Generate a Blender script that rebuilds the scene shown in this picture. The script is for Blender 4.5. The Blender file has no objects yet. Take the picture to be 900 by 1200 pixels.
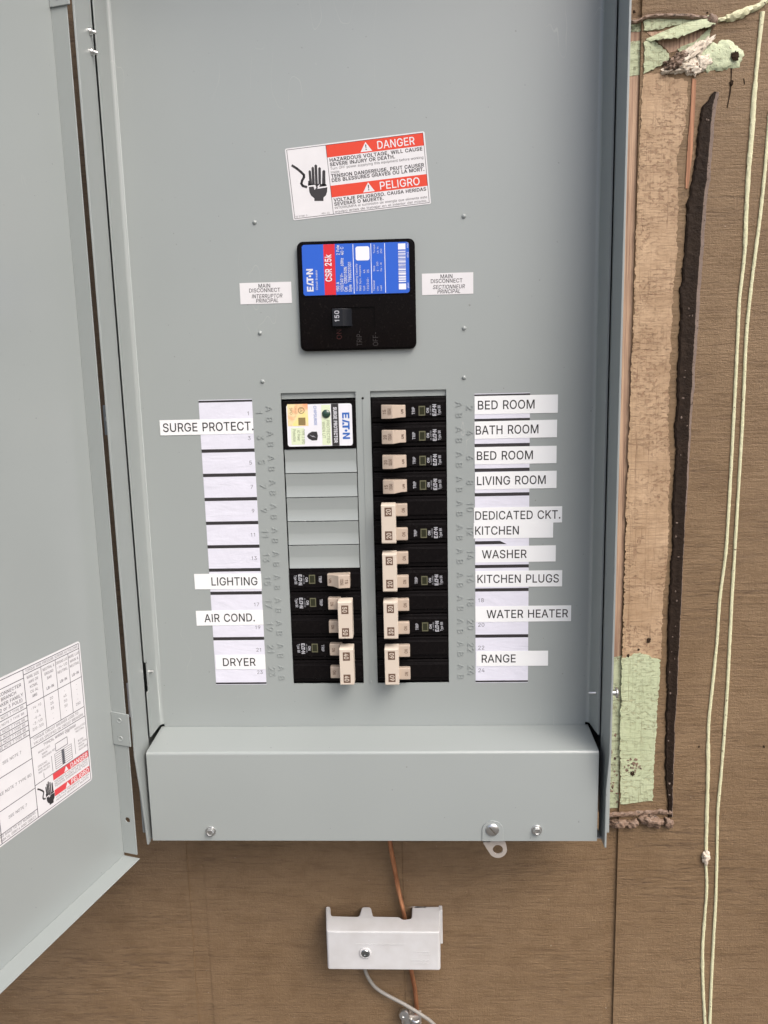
import bpy, bmesh, math, random
import numpy as np
from mathutils import Vector, Matrix, noise
from mathutils.geometry import tessellate_polygon, delaunay_2d_cdt

random.seed(7)
S = 0.001                      # the scene is measured in millimetres, built in metres
SC = bpy.context.scene
COL = SC.collection

# ------------------------------------------------------------------ camera
CAM_F = 900.26                 # focal length in pixels of the 900 x 1200 photograph
CAM_C = Vector((17.7, -789.8, 318.0))
CAM_PITCH, CAM_YAW, CAM_ROLL = math.radians(-9.43), math.radians(-2.44), math.radians(-1.36)


def camera_axes():
    p, y, r = CAM_PITCH, CAM_YAW, CAM_ROLL
    fwd = Vector((math.sin(y) * math.cos(p), math.cos(y) * math.cos(p), math.sin(p)))
    rt = Vector((math.cos(y), -math.sin(y), 0))
    up = rt.cross(fwd)
    c, s = math.cos(r), math.sin(r)
    return c * rt + s * up, -s * rt + c * up, fwd


AX, AY, AZ = camera_axes()
cam = bpy.data.cameras.new('camera')
cam.sensor_fit = 'VERTICAL'
cam.sensor_height = 36
cam.lens = CAM_F / 1200 * 36
cam.clip_start = 0.02
cam.clip_end = 500
cam_ob = bpy.data.objects.new('camera', cam)
COL.objects.link(cam_ob)
cam_ob.matrix_world = Matrix(((AX.x, AY.x, -AZ.x, CAM_C.x * S), (AX.y, AY.y, -AZ.y, CAM_C.y * S),
                              (AX.z, AY.z, -AZ.z, CAM_C.z * S), (0, 0, 0, 1)))
SC.camera = cam_ob

# ------------------------------------------------------------------ daylight, hazy sky, sun to the right and in front of the wall
SUN_EL, SUN_AZ = math.radians(50), math.radians(140)      # azimuth from +Y towards +X
world = bpy.data.worlds.new('World')
SC.world = world
world.use_nodes = True
wn = world.node_tree
sky = wn.nodes.new('ShaderNodeTexSky')
sky.sky_type = 'NISHITA'
sky.sun_disc = False
sky.sun_elevation = SUN_EL
sky.sun_rotation = SUN_AZ
sky.dust_density = 5.5
sky.air_density = 0.7
sky.ozone_density = 0.3
wn.links.new(sky.outputs[0], wn.nodes['Background'].inputs[0])
wn.nodes['Background'].inputs[1].default_value = 0.15
sun = bpy.data.lights.new('sun', 'SUN')
sun.energy = 1.45
sun.angle = math.radians(42)
sun.color = (1.0, 0.985, 0.975)
sun_ob = bpy.data.objects.new('sun', sun)
COL.objects.link(sun_ob)
sd = Vector((math.sin(SUN_AZ) * math.cos(SUN_EL), math.cos(SUN_AZ) * math.cos(SUN_EL), math.sin(SUN_EL)))
sun_ob.rotation_euler = sd.to_track_quat('Z', 'Y').to_euler()
sun_ob.location = sd * 5
SC.view_settings.view_transform = 'Standard'
SC.view_settings.look = 'None'
SC.view_settings.exposure = 0.56
SC.view_settings.gamma = 1.0


def at(u, v, y=0.0):
    """the point on the upright plane at depth y that the photograph shows at pixel (u, v)"""
    d = (u - 450) / CAM_F * AX + (600 - v) / CAM_F * AY + AZ
    return CAM_C + d * ((y - CAM_C.y) / d.y)


# ------------------------------------------------------------------ materials
def mat(name, col, rough=0.5, metal=0.0, spec=0.5, coat=0.0, alpha=1.0):
    m = bpy.data.materials.new(name)
    m.use_nodes = True
    b = m.node_tree.nodes['Principled BSDF']
    b.inputs['Base Color'].default_value = (*col, 1)
    b.inputs['Roughness'].default_value = rough
    b.inputs['Metallic'].default_value = metal
    b.inputs['Specular IOR Level'].default_value = spec
    b.inputs['Coat Weight'].default_value = coat
    b.inputs['Alpha'].default_value = alpha
    return m


class NT:
    """short hand for building node trees"""

    def __init__(self, m):
        self.m, self.t = m, m.node_tree
        self.b = self.t.nodes['Principled BSDF']
        self.co = self.t.nodes.new('ShaderNodeTexCoord').outputs['Object']

    def link(self, a, b):
        self.t.links.new(a, b)

    def mapping(self, scale, loc=(0, 0, 0), src=None, rot=(0, 0, 0)):
        n = self.t.nodes.new('ShaderNodeMapping')
        n.inputs['Scale'].default_value = scale
        n.inputs['Location'].default_value = loc
        n.inputs['Rotation'].default_value = rot
        self.link(src or self.co, n.inputs['Vector'])
        return n.outputs[0]

    def noise(self, scale=(1, 1, 1), s=1.0, detail=4, rough=0.55, dist=0.0, loc=(0, 0, 0), rot=(0, 0, 0)):
        n = self.t.nodes.new('ShaderNodeTexNoise')
        n.inputs['Scale'].default_value = s
        n.inputs['Detail'].default_value = detail
        n.inputs['Roughness'].default_value = rough
        n.inputs['Distortion'].default_value = dist
        self.link(self.mapping(scale, loc, rot=rot), n.inputs['Vector'])
        return n.outputs['Fac']

    def voronoi(self, scale, s=1.0, feature='F1', rnd=1.0):
        n = self.t.nodes.new('ShaderNodeTexVoronoi')
        n.feature = feature
        n.inputs['Scale'].default_value = s
        n.inputs['Randomness'].default_value = rnd
        self.link(self.mapping(scale), n.inputs['Vector'])
        return n.outputs['Distance']

    def ramp(self, fac, *stops):
        n = self.t.nodes.new('ShaderNodeValToRGB')
        e = n.color_ramp.elements
        while len(e) < len(stops):
            e.new(0.5)
        for el, (p, c) in zip(e, stops):
            el.position = p
            el.color = (c, c, c, 1) if isinstance(c, (int, float)) else (*c, 1)
        self.link(fac, n.inputs[0])
        return n.outputs[0]

    def mix(self, fac, a, b, mode='MIX'):
        n = self.t.nodes.new('ShaderNodeMix')
        n.data_type = 'RGBA'
        n.blend_type = mode
        for sock, val in ((n.inputs[0], fac), (n.inputs[6], a), (n.inputs[7], b)):
            if isinstance(val, (int, float)):
                sock.default_value = val
            elif isinstance(val, tuple):
                sock.default_value = (*val, 1)
            else:
                self.link(val, sock)
        return n.outputs[2]

    def math(self, op, a, b=None):
        n = self.t.nodes.new('ShaderNodeMath')
        n.operation = op
        for i, v in enumerate((a, b)):
            if v is None:
                continue
            if isinstance(v, (int, float)):
                n.inputs[i].default_value = v
            else:
                self.link(v, n.inputs[i])
        return n.outputs[0]

    def color(self, c):
        self.link(c, self.b.inputs['Base Color'])

    def rough(self, c):
        self.link(c, self.b.inputs['Roughness'])

    def bump(self, h, strength=0.5, dist=0.001):
        n = self.t.nodes.new('ShaderNodeBump')
        n.inputs['Strength'].default_value = strength
        n.inputs['Distance'].default_value = dist
        self.link(h, n.inputs['Height'])
        self.link(n.outputs[0], self.b.inputs['Normal'])


def paint_mat(name, col, rough=0.38):
    m = mat(name, col, rough, spec=0.6)
    n = NT(m)
    big = n.noise(s=4, detail=3, rough=0.5)
    film = n.noise((1, 1, 0.35), s=9, detail=2, rough=0.45)
    speck = n.ramp(n.noise(s=260, detail=1, loc=(2, 3, 9)), (0.800, 0.0), (0.818, 1.0))
    scratch = n.math('LESS_THAN', n.math('ABSOLUTE', n.math('SUBTRACT', n.noise((30, 30, 9), s=1, detail=2, rough=0.4, rot=(0.3, 0.5, 0.2)), 0.5)), 0.0012)
    gate = n.ramp(n.noise(s=9, detail=2, loc=(4, 7, 1)), (0.60, 0.0), (0.66, 1.0))
    c = n.mix(n.ramp(big, (0.3, 0.0), (0.7, 1.0)), tuple(v * 0.97 for v in col), tuple(v * 1.03 for v in col))
    c = n.mix(n.math('MULTIPLY', film, 0.05), c, (0.34, 0.33, 0.30))
    c = n.mix(n.math('MULTIPLY', speck, 0.45), c, (0.10, 0.09, 0.075))
    c = n.mix(n.math('MULTIPLY', n.math('MULTIPLY', scratch, gate), 0.35), c, (0.42, 0.43, 0.42))
    n.color(c)
    n.rough(n.ramp(film, (0.0, rough - 0.06), (1.0, rough + 0.10)))
    n.bump(n.noise(s=7, detail=1), 0.25, 0.0022)
    n.b.inputs['Coat Weight'].default_value = 0.22
    n.b.inputs['Coat Roughness'].default_value = 0.2
    return m


GREY = paint_mat('grey_enamel', (0.276, 0.307, 0.305), 0.29)
ZINC = mat('zinc_plate', (0.62, 0.63, 0.62), 0.28, 1.0)
STEEL = mat('dull_nickel', (0.50, 0.46, 0.42), 0.5, 0.55)
PIT = mat('dark_brown_pit', (0.030, 0.019, 0.012), 0.9, spec=0.1)
DARKGAP = mat('interior_shade', (0.012, 0.011, 0.011), 0.8, spec=0.1)  # near-black colour standing in for the shade inside gaps and holes


def black_plastic(name, col, rough):
    m = mat(name, col, rough, spec=0.09)
    n = NT(m)
    n.rough(n.ramp(n.noise(s=60, detail=4), (0.3, rough - 0.06), (0.75, rough + 0.14)))
    dust = n.ramp(n.noise(s=420, detail=3, rough=0.7), (0.60, 0.0), (0.78, 1.0))
    n.color(n.mix(n.math('MULTIPLY', dust, 0.05), col, (0.25, 0.22, 0.19)))
    return m


BLACK = black_plastic('black_moulding', (0.005, 0.0042, 0.0045), 0.22)
BLACK_GLOSS = black_plastic('black_gloss_moulding', (0.003, 0.002, 0.0022), 0.10)
CHARCOAL = mat('charcoal_toggle', (0.011, 0.0125, 0.016), 0.35, spec=0.25)


def beige_mat():
    col = (0.56, 0.445, 0.37)
    m = mat('beige_moulding', col, 0.42)
    n = NT(m)
    n.color(n.mix(n.noise(s=70, detail=4), (0.385, 0.318, 0.258), (0.465, 0.385, 0.318)))
    n.bump(n.noise(s=700, detail=2), 0.1, 0.0003)
    return m


BEIGE = beige_mat()
BEIGE_TIE = mat('pale_beige_moulding', (0.55, 0.485, 0.41), 0.45)
BROWN_INK = mat('brown_ink', (0.10, 0.055, 0.035), 0.6)
WHITE_INK = mat('white_ink', (0.62, 0.63, 0.68), 0.5)
BREAKER_INK = mat('worn_white_ink', (0.40, 0.41, 0.45), 0.5)
BLACK_INK = mat('black_ink', (0.022, 0.020, 0.022), 0.5)
GREY_INK = mat('grey_ink', (0.13, 0.13, 0.15), 0.5)
FAINT_INK = mat('faint_grey_ink', (0.028, 0.025, 0.025), 0.4, spec=0.2)
FAINT_RED = mat('faint_red_ink', (0.04, 0.009, 0.008), 0.4, spec=0.2)
RED = mat('red_print', (0.62, 0.055, 0.028), 0.45, spec=0.3)
CRIMSON = mat('crimson_print', (0.56, 0.022, 0.035), 0.4, spec=0.3)
BLUE = mat('blue_print', (0.010, 0.092, 0.52), 0.35, coat=0.1)
BLUE_INK = mat('blue_ink', (0.02, 0.11, 0.42), 0.4)
PALE_BLUE = mat('pale_blue_ink', (0.35, 0.50, 0.85), 0.4)


def paper_mat(name, col, rough, crease):
    m = mat(name, col, rough)
    n = NT(m)
    n.color(n.mix(n.ramp(n.noise(s=55, detail=5), (0.3, 0.0), (0.75, 1.0)), col, tuple(v * 0.94 for v in col)))
    h = n.math('ADD', n.noise((1, 1, 3), s=22, detail=3, dist=0.8), n.math('MULTIPLY', n.noise(s=300, detail=2), 0.15))
    n.bump(h, crease, 0.0012)
    return m


PAPER = paper_mat('directory_paper', (0.635, 0.645, 0.735), 0.45, 0.65)
STICKER = paper_mat('sticker_vinyl', (0.665, 0.665, 0.685), 0.32, 0.18)
PLATE_LABEL = paper_mat('silver_white_label', (0.70, 0.71, 0.76), 0.4, 0.12)
TAPE = mat('label_tape', (0.79, 0.815, 0.83), 0.28, alpha=0.93)


def spectrum_mat():
    m = mat('certification_print', (0.8, 0.6, 0.3), 0.4)
    n = NT(m)
    f = n.noise(s=70, detail=3, dist=0.4)
    r = n.t.nodes.new('ShaderNodeValToRGB')
    e = r.color_ramp.elements
    e.new(0.5)
    for el, p, c in zip(e, (0.36, 0.5, 0.64), ((0.72, 0.66, 0.22), (0.78, 0.62, 0.36), (0.78, 0.36, 0.20))):
        el.position = p
        el.color = (*c, 1)
    n.link(f, r.inputs[0])
    n.color(r.outputs[0])
    return m


HOLO = spectrum_mat()
PALE_GREEN = mat('pale_green_print', (0.62, 0.70, 0.50), 0.4)
OLIVE = mat('olive_frame', (0.105, 0.105, 0.060), 0.4)
OLIVE_GLASS = mat('trip_window_plastic', (0.022, 0.024, 0.012), 0.15)
LED = mat('green_lens', (0.012, 0.045, 0.028), 0.08, coat=0.8)


def siding_mat():
    m = mat('brown_painted_siding', (0.2, 0.14, 0.1), 0.66)
    n = NT(m)
    saw = n.noise((16, 1, 250), s=1, detail=6, rough=0.66, dist=0.7)
    fine = n.noise((110, 1, 800), s=1, detail=5, rough=0.7, dist=0.6)
    weave = n.noise((620, 1, 60), s=1, detail=4, rough=0.65, dist=0.5)
    blot = n.noise(s=6, detail=6, rough=0.62)
    blot2 = n.noise((1, 1, 1.7), s=26, detail=6, rough=0.7, dist=0.5)
    lumps = n.noise((1, 1, 1.3), s=230, detail=5, rough=0.74)
    cut = n.noise((6, 1, 95), s=1, detail=4, rough=0.55, loc=(5, 0, 2))
    c = n.mix(n.ramp(blot, (0.3, 0.0), (0.7, 1.0)), (0.165, 0.104, 0.051), (0.216, 0.143, 0.077))
    c = n.mix(n.math('MULTIPLY', n.ramp(blot2, (0.36, 1.0), (0.52, 0.0)), 0.40), c, (0.122, 0.072, 0.029))
    c = n.mix(n.math('MULTIPLY', n.ramp(blot2, (0.56, 0.0), (0.70, 1.0)), 0.30), c, (0.272, 0.185, 0.100))
    c = n.mix(n.math('MULTIPLY', n.ramp(saw, (0.36, 1.0), (0.48, 0.0)), 0.42), c, (0.105, 0.061, 0.030))
    c = n.mix(n.math('MULTIPLY', n.ramp(weave, (0.36, 1.0), (0.46, 0.0)), 0.16), c, (0.105, 0.061, 0.030))
    c = n.mix(n.math('MULTIPLY', n.ramp(fine, (0.56, 0.0), (0.72, 1.0)), 0.30), c, (0.30, 0.205, 0.13))
    line = n.math('LESS_THAN', n.math('ABSOLUTE', n.math('SUBTRACT', cut, 0.5)), 0.008)
    gate = n.ramp(n.noise((4, 1, 14), s=1, detail=3, loc=(8, 1, 1)), (0.50, 0.0), (0.62, 1.0))
    line = n.math('MULTIPLY', line, gate)
    c = n.mix(n.math('MULTIPLY', line, 0.5), c, (0.075, 0.043, 0.024))
    chip = n.math('MULTIPLY', n.ramp(n.noise((60, 1, 210), s=1, detail=4, rough=0.7, loc=(9, 1, 4)), (0.69, 0.0), (0.73, 1.0)), n.ramp(n.noise(s=8, detail=2, loc=(6, 2, 2)), (0.5, 0.0), (0.62, 1.0)))
    c = n.mix(n.math('MULTIPLY', chip, 0.5), c, (0.085, 0.048, 0.026))
    speck = n.ramp(n.noise(s=330, detail=1, loc=(3, 1, 5)), (0.790, 0.0), (0.815, 1.0))
    c = n.mix(n.math('MULTIPLY', speck, 0.7), c, (0.60, 0.56, 0.48))
    dark = n.ramp(n.noise(s=120, detail=2, loc=(7, 2, 1)), (0.755, 0.0), (0.80, 1.0))
    c = n.mix(n.math('MULTIPLY', dark, 0.7), c, (0.05, 0.032, 0.022))
    n.color(c)
    hh = n.math('ADD', n.math('ADD', n.math('MULTIPLY', saw, 1.0), n.math('MULTIPLY', weave, 0.35)), n.math('ADD', n.math('MULTIPLY', fine, 0.6), n.math('ADD', n.math('MULTIPLY', lumps, 1.0), n.math('MULTIPLY', line, -0.8))))
    n.bump(hh, 0.72, 0.0018)
    return m


def bare_mat(name, lo, hi, dark, vertical=False, crack=1.0, under=None):
    m = mat(name, lo, 0.7)
    n = NT(m)
    if vertical:
        g = n.noise((520, 1, 7), s=1, detail=4, rough=0.6)
        c = n.mix(n.ramp(g, (0.35, 0.0), (0.6, 1.0)), dark, n.mix(n.noise(s=30), lo, hi))
        h = g
    else:
        blot = n.noise(s=28, detail=6, rough=0.65)
        c = n.mix(n.ramp(blot, (0.3, 0.0), (0.7, 1.0)), lo, hi)
        if under:
            c = n.mix(n.ramp(n.noise(s=75, detail=6, rough=0.75, loc=(2, 4, 1)), (0.62, 0.0), (0.66, 1.0)), c, under)
        hz = n.noise((6, 1, 105), s=1, detail=3, rough=0.5, dist=0.2)
        vt = n.noise((120, 1, 4), s=1, detail=3, rough=0.5, dist=0.1)
        lh = n.math('LESS_THAN', n.math('ABSOLUTE', n.math('SUBTRACT', hz, 0.5)), 0.006)
        lv = n.math('LESS_THAN', n.math('ABSOLUTE', n.math('SUBTRACT', vt, 0.5)), 0.0065)
        gate = n.ramp(n.noise(s=22, detail=4, loc=(1, 9, 3)), (0.40, 0.1), (0.62, 1.0))
        cr = n.math('MULTIPLY', n.math('MAXIMUM', lh, lv), gate)
        fineh = n.noise((60, 1, 620), s=1, detail=5, rough=0.7)
        finev = n.noise((520, 1, 40), s=1, detail=4, rough=0.7)
        c = n.mix(n.math('MULTIPLY', n.ramp(fineh, (0.34, 1.0), (0.52, 0.0)), 0.42), c, tuple(v * 0.66 for v in lo))
        c = n.mix(n.math('MULTIPLY', n.ramp(finev, (0.34, 1.0), (0.46, 0.0)), 0.30), c, tuple(v * 0.66 for v in lo))
        flk = n.math('MULTIPLY', n.ramp(n.noise((150, 1, 260), s=1, detail=5, rough=0.75, loc=(4, 2, 7)), (0.53, 0.0), (0.57, 1.0)), n.ramp(n.noise(s=17, detail=5, rough=0.65, loc=(3, 3, 8)), (0.42, 0.0), (0.54, 1.0)))
        c = n.mix(n.math('MULTIPLY', flk, 0.6 * crack), c, tuple(v * 1.35 for v in dark))
        c = n.mix(n.math('MULTIPLY', cr, 0.62 * crack), c, dark)
        pits = n.ramp(n.noise(s=260, detail=2, loc=(4, 4, 4)), (0.70, 0.0), (0.75, 1.0))
        c = n.mix(n.math('MULTIPLY', pits, 0.5), c, dark)
        h = n.math('SUBTRACT', n.math('ADD', n.math('ADD', n.math('MULTIPLY', fineh, 0.7), n.math('MULTIPLY', flk, -0.6)), n.math('MULTIPLY', blot, 0.8)), n.math('MULTIPLY', cr, 0.8))
    n.color(c)
    n.bump(h, 0.7, 0.0013)
    return m


SIDING = siding_mat()
BARE = bare_mat('bare_weathered_wood', (0.300, 0.196, 0.110), (0.49, 0.350, 0.222), (0.17, 0.095, 0.055), under=None)
BARE_GRAIN = bare_mat('bare_grain_wood', (0.40, 0.265, 0.18), (0.50, 0.35, 0.235), (0.20, 0.115, 0.075), vertical=True)
OLD_GREEN = bare_mat('old_green_paint', (0.40, 0.455, 0.285), (0.48, 0.53, 0.355), (0.20, 0.18, 0.10), crack=0.75)
OLD_GREEN_WORN = bare_mat('worn_green_paint', (0.37, 0.42, 0.265), (0.45, 0.495, 0.335), (0.12, 0.10, 0.055), crack=0.8, under=(0.17, 0.12, 0.07))
RAW_SPLIT = bare_mat('split_raw_wood', (0.36, 0.165, 0.085), (0.44, 0.22, 0.12), (0.22, 0.10, 0.05), vertical=True)


def lump_mat(name, a, b, spot, rough=0.6, thr=0.66, sc=300, bump=0.5, spec=0.4):
    m = mat(name, a, rough, spec=spec)
    n = NT(m)
    c = n.mix(n.noise(s=60, detail=5, rough=0.65), a, b)
    c = n.mix(n.ramp(n.noise(s=sc, detail=3, rough=0.65), (thr, 0.0), (thr + 0.05, 1.0)), c, spot)
    n.color(c)
    n.bump(n.noise(s=260, detail=4, rough=0.65), bump, 0.0015)
    return m


SEALANT = lump_mat('black_sealant', (0.010, 0.007, 0.006), (0.034, 0.023, 0.016), (0.13, 0.10, 0.075), 0.6, 0.74, 300, 1.0, 0.08)
SEAL_EDGE = lump_mat('weathered_sealant_edge', (0.12, 0.088, 0.070), (0.22, 0.175, 0.15), (0.06, 0.042, 0.03), 0.8, 0.6, 240, 0.6, 0.2)
BEAD = lump_mat('old_yellow_green_paint_bead', (0.52, 0.52, 0.32), (0.62, 0.61, 0.42), (0.10, 0.07, 0.04), 0.55, 0.655, 240, 0.7)
BROWN_CAULK = lump_mat('brown_lumpy_caulk', (0.13, 0.085, 0.058), (0.24, 0.165, 0.12), (0.055, 0.035, 0.022), 0.5, 0.58, 150, 1.0)
PALE_CAULK = lump_mat('pale_wood_pulp', (0.55, 0.47, 0.37), (0.70, 0.64, 0.54), (0.20, 0.13, 0.08), 0.7, 0.60, 170, 0.8)
KNOB_GREEN = lump_mat('lumpy_green_paint', (0.42, 0.48, 0.31), (0.52, 0.57, 0.39), (0.17, 0.13, 0.07), 0.6, 0.64, 220, 0.8)
WHITE_PLASTIC = mat('white_moulded_plastic', (0.69, 0.69, 0.69), 0.36)
n_ = NT(WHITE_PLASTIC)
n_.color(n_.mix(n_.ramp(n_.noise(s=45, detail=5), (0.35, 0.0), (0.8, 1.0)), (0.56, 0.57, 0.58), (0.49, 0.49, 0.49)))


def copper_mat():
    m = mat('bare_copper', (0.60, 0.27, 0.13), 0.34, 0.85)
    n = NT(m)
    n.color(n.mix(n.ramp(n.noise((120, 120, 25), s=1, detail=4), (0.35, 0.0), (0.62, 1.0)), (0.30, 0.12, 0.06), (0.74, 0.36, 0.19)))
    return m


COPPER = copper_mat()
CABLE = mat('grey_cable_jacket', (0.235, 0.225, 0.205), 0.5)

# ------------------------------------------------------------------ mesh helpers
ORG = {}


class MB:
    """collects shapes in millimetres; build() links them as ONE mesh object"""

    def __init__(self):
        self.v, self.f = [], []

    def add(self, verts, faces):
        k = len(self.v)
        self.v += [tuple(p) for p in verts]
        self.f += [tuple(i + k for i in f) for f in faces]
        return self

    def box(self, x0, x1, y0, y1, z0, z1):
        v = [(x, y, z) for x in (x0, x1) for y in (y0, y1) for z in (z0, z1)]
        return self.add(v, [(0, 1, 3, 2), (4, 6, 7, 5), (0, 4, 5, 1), (2, 3, 7, 6), (0, 2, 6, 4), (1, 5, 7, 3)])

    def prism(self, pts, a, b, axis='y'):
        """outline pts swept from a to b along an axis: 'y' takes (x, z), 'x' takes (y, z), 'z' takes (x, y)"""
        f = {'y': lambda p, t: (p[0], t, p[1]), 'x': lambda p, t: (t, p[0], p[1]), 'z': lambda p, t: (p[0], p[1], t)}[axis]
        n = len(pts)
        v = [f(p, a) for p in pts] + [f(p, b) for p in pts]
        tri = tessellate_polygon([[Vector((p[0], p[1], 0)) for p in pts]]) if n > 4 else None
        if tri:
            fs = [tuple(t) for t in tri] + [tuple(i + n for i in reversed(t)) for t in tri]
        else:
            fs = [tuple(range(n)), tuple(range(2 * n - 1, n - 1, -1))]
        fs += [(i, (i + 1) % n, (i + 1) % n + n, i + n) for i in range(n)]
        return self.add(v, fs)

    def holed(self, loops, a, b, fn=None):
        """a plate in the x-z plane with holes, from y = a to y = b"""
        fn = fn or (lambda x, y, z: (x, y, z))
        flat = [p for l in loops for p in l]
        n = len(flat)
        tri = tessellate_polygon([[Vector((p[0], p[1], 0)) for p in l] for l in loops])
        v = [fn(p[0], a, p[1]) for p in flat] + [fn(p[0], b, p[1]) for p in flat]
        fs = [tuple(t) for t in tri] + [tuple(i + n for i in reversed(t)) for t in tri]
        k = 0
        for l in loops:
            m = len(l)
            fs += [(k + i, k + (i + 1) % m, k + (i + 1) % m + n, k + i + n) for i in range(m)]
            k += m
        return self.add(v, fs)

    def flat(self, pts, y):
        """a printed shape: one flat face in the x-z plane"""
        tri = tessellate_polygon([[Vector((p[0], p[1], 0)) for p in pts]])
        return self.add([(p[0], y, p[1]) for p in pts], [tuple(t) for t in tri])

    def rect(self, x0, x1, z0, z1, y):
        return self.flat([(x0, z0), (x1, z0), (x1, z1), (x0, z1)], y)

    def sheet(self, prof, t, a, b, axis):
        """bent sheet metal: an open profile of thickness t swept along an axis"""
        n = len(prof)
        off = []
        for i in range(n):
            p0, p1 = prof[max(i - 1, 0)], prof[min(i + 1, n - 1)]
            dx, dy = p1[0] - p0[0], p1[1] - p0[1]
            l = math.hypot(dx, dy) or 1
            off.append((prof[i][0] - dy / l * t, prof[i][1] + dx / l * t))
        f = {'x': lambda p, s: (s, p[0], p[1]), 'z': lambda p, s: (p[0], p[1], s)}[axis]
        v = [f(p, s) for s in (a, b) for p in prof] + [f(p, s) for s in (a, b) for p in off]
        fs = []
        for i in range(n - 1):
            fs.append((i, i + 1, n + i + 1, n + i))
            fs.append((2 * n + i, 3 * n + i, 3 * n + i + 1, 2 * n + i + 1))
            fs.append((i, 2 * n + i, 2 * n + i + 1, i + 1))
            fs.append((n + i, n + i + 1, 3 * n + i + 1, 3 * n + i))
        fs.append((0, n, 3 * n, 2 * n))
        fs.append((n - 1, 3 * n - 1, 4 * n - 1, 2 * n - 1))
        return self.add(v, fs)

    def lathe(self, prof, o, d, seg=20, phase=0.0, sx=1.0):
        """profile of (radius, height) turned about the direction d at o"""
        d = Vector(d).normalized()
        a = d.orthogonal().normalized()
        b = d.cross(a)
        o = Vector(o)
        v, fs = [], []
        for r, h in prof:
            for i in range(seg):
                t = 2 * math.pi * i / seg + phase
                v.append(o + d * h + (a * math.cos(t) + b * math.sin(t)) * r)
        for j in range(len(prof) - 1):
            for i in range(seg):
                k = (i + 1) % seg
                fs.append((j * seg + i, j * seg + k, (j + 1) * seg + k, (j + 1) * seg + i))
        fs.append(tuple(range(seg - 1, -1, -1)))
        fs.append(tuple((len(prof) - 1) * seg + i for i in range(seg)))
        return self.add(v, fs)

    def tube(self, pts, r, seg=12, squash=1.0, rough=0.0, sub=1):
        """a round (or flattened towards the wall) rod through the points"""
        P = [Vector(p) for p in pts]
        if sub > 1:
            Q = []
            for i in range(len(P) - 1):
                p0, p1, p2, p3 = P[max(i - 1, 0)], P[i], P[i + 1], P[min(i + 2, len(P) - 1)]
                for k in range(sub):
                    t = k / sub
                    Q.append(0.5 * ((2 * p1) + (p2 - p0) * t + (2 * p0 - 5 * p1 + 4 * p2 - p3) * t * t + (3 * p1 - p0 - 3 * p2 + p3) * t ** 3))
            P = Q + [P[-1]]
        n = len(P)
        v, fs = [], []
        for i in range(n):
            d = (P[min(i + 1, n - 1)] - P[max(i - 1, 0)]).normalized()
            yv = Vector((0, 1, 0))
            a = d.cross(yv).normalized()
            b = d.cross(a).normalized()
            rr = r[i * len(r) // n] if isinstance(r, (list, tuple)) else r
            for k in range(seg):
                t = 2 * math.pi * k / seg
                q = 1 + rough * noise.noise(P[i] * 0.21 + Vector((k * 0.9, 0, 0))) + rough * 0.7 * noise.noise(P[i] * 0.05)
                v.append(P[i] + (a * math.cos(t) + b * math.sin(t) * squash) * rr * q)
        for i in range(n - 1):
            for k in range(seg):
                j = (k + 1) % seg
                fs.append((i * seg + k, i * seg + j, (i + 1) * seg + j, (i + 1) * seg + k))
        fs.append(tuple(range(seg - 1, -1, -1)))
        fs.append(tuple((n - 1) * seg + k for k in range(seg)))
        return self.add(v, fs)

    def blob(self, c, r, seed=0, amp=0.25, freq=0.12, rot=0.0):
        bm = bmesh.new()
        bmesh.ops.create_icosphere(bm, subdivisions=4, radius=1)
        cr, sr = math.cos(rot), math.sin(rot)
        v = []
        for p in bm.verts:
            q = Vector((p.co.x * r[0], p.co.y * r[1], p.co.z * r[2]))
            k = 1 + amp * noise.fractal(q * freq + Vector((seed * 7.1, 0, 0)), 0.8, 2.0, 4)
            q *= k
            v.append((c[0] + q.x * cr - q.z * sr, c[1] + q.y, c[2] + q.x * sr + q.z * cr))
        fs = [tuple(x.index for x in f.verts) for f in bm.faces]
        bm.free()
        return self.add(v, fs)

    def build(self, name, m, parent=None, bev=0.0, seg=2, angle=35, org=None):
        o = Vector(org) if org is not None else (ORG.get(parent.name, Vector((0, 0, 0))) if parent else Vector((0, 0, 0)))
        me = bpy.data.meshes.new(name)
        me.from_pydata([((p[0] - o.x) * S, (p[1] - o.y) * S, (p[2] - o.z) * S) for p in self.v], [], self.f)
        me.materials.append(m)
        bm = bmesh.new()
        bm.from_mesh(me)
        bmesh.ops.remove_doubles(bm, verts=bm.verts, dist=1e-7)
        bmesh.ops.recalc_face_normals(bm, faces=bm.faces)
        bm.to_mesh(me)
        bm.free()
        for p in me.polygons:
            p.use_smooth = True
        me.set_sharp_from_angle(angle=math.radians(angle))
        ob = bpy.data.objects.new(name, me)
        COL.objects.link(ob)
        if parent:
            ob.parent = parent
            ORG[ob.name] = o
        else:
            ORG[ob.name] = o
            ob.location = o * S
        if bev:
            b = ob.modifiers.new('bevel', 'BEVEL')
            b.width = bev * S
            b.segments = seg
            b.limit_method = 'ANGLE'
            b.angle_limit = math.radians(40)
            b.harden_normals = True
        return ob


def tag(o, label=None, cat=None, group=None, kind=None):
    for k, v in (('label', label), ('category', cat), ('group', group), ('kind', kind)):
        if v:
            o[k] = v
    return o


def thing(name, label, cat, loc=(0, 0, 0), group=None):
    o = bpy.data.objects.new(name, None)
    o.empty_display_size = 0.02
    COL.objects.link(o)
    o.location = Vector(loc) * S
    ORG[o.name] = Vector(loc)
    return tag(o, label, cat, group)


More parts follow.
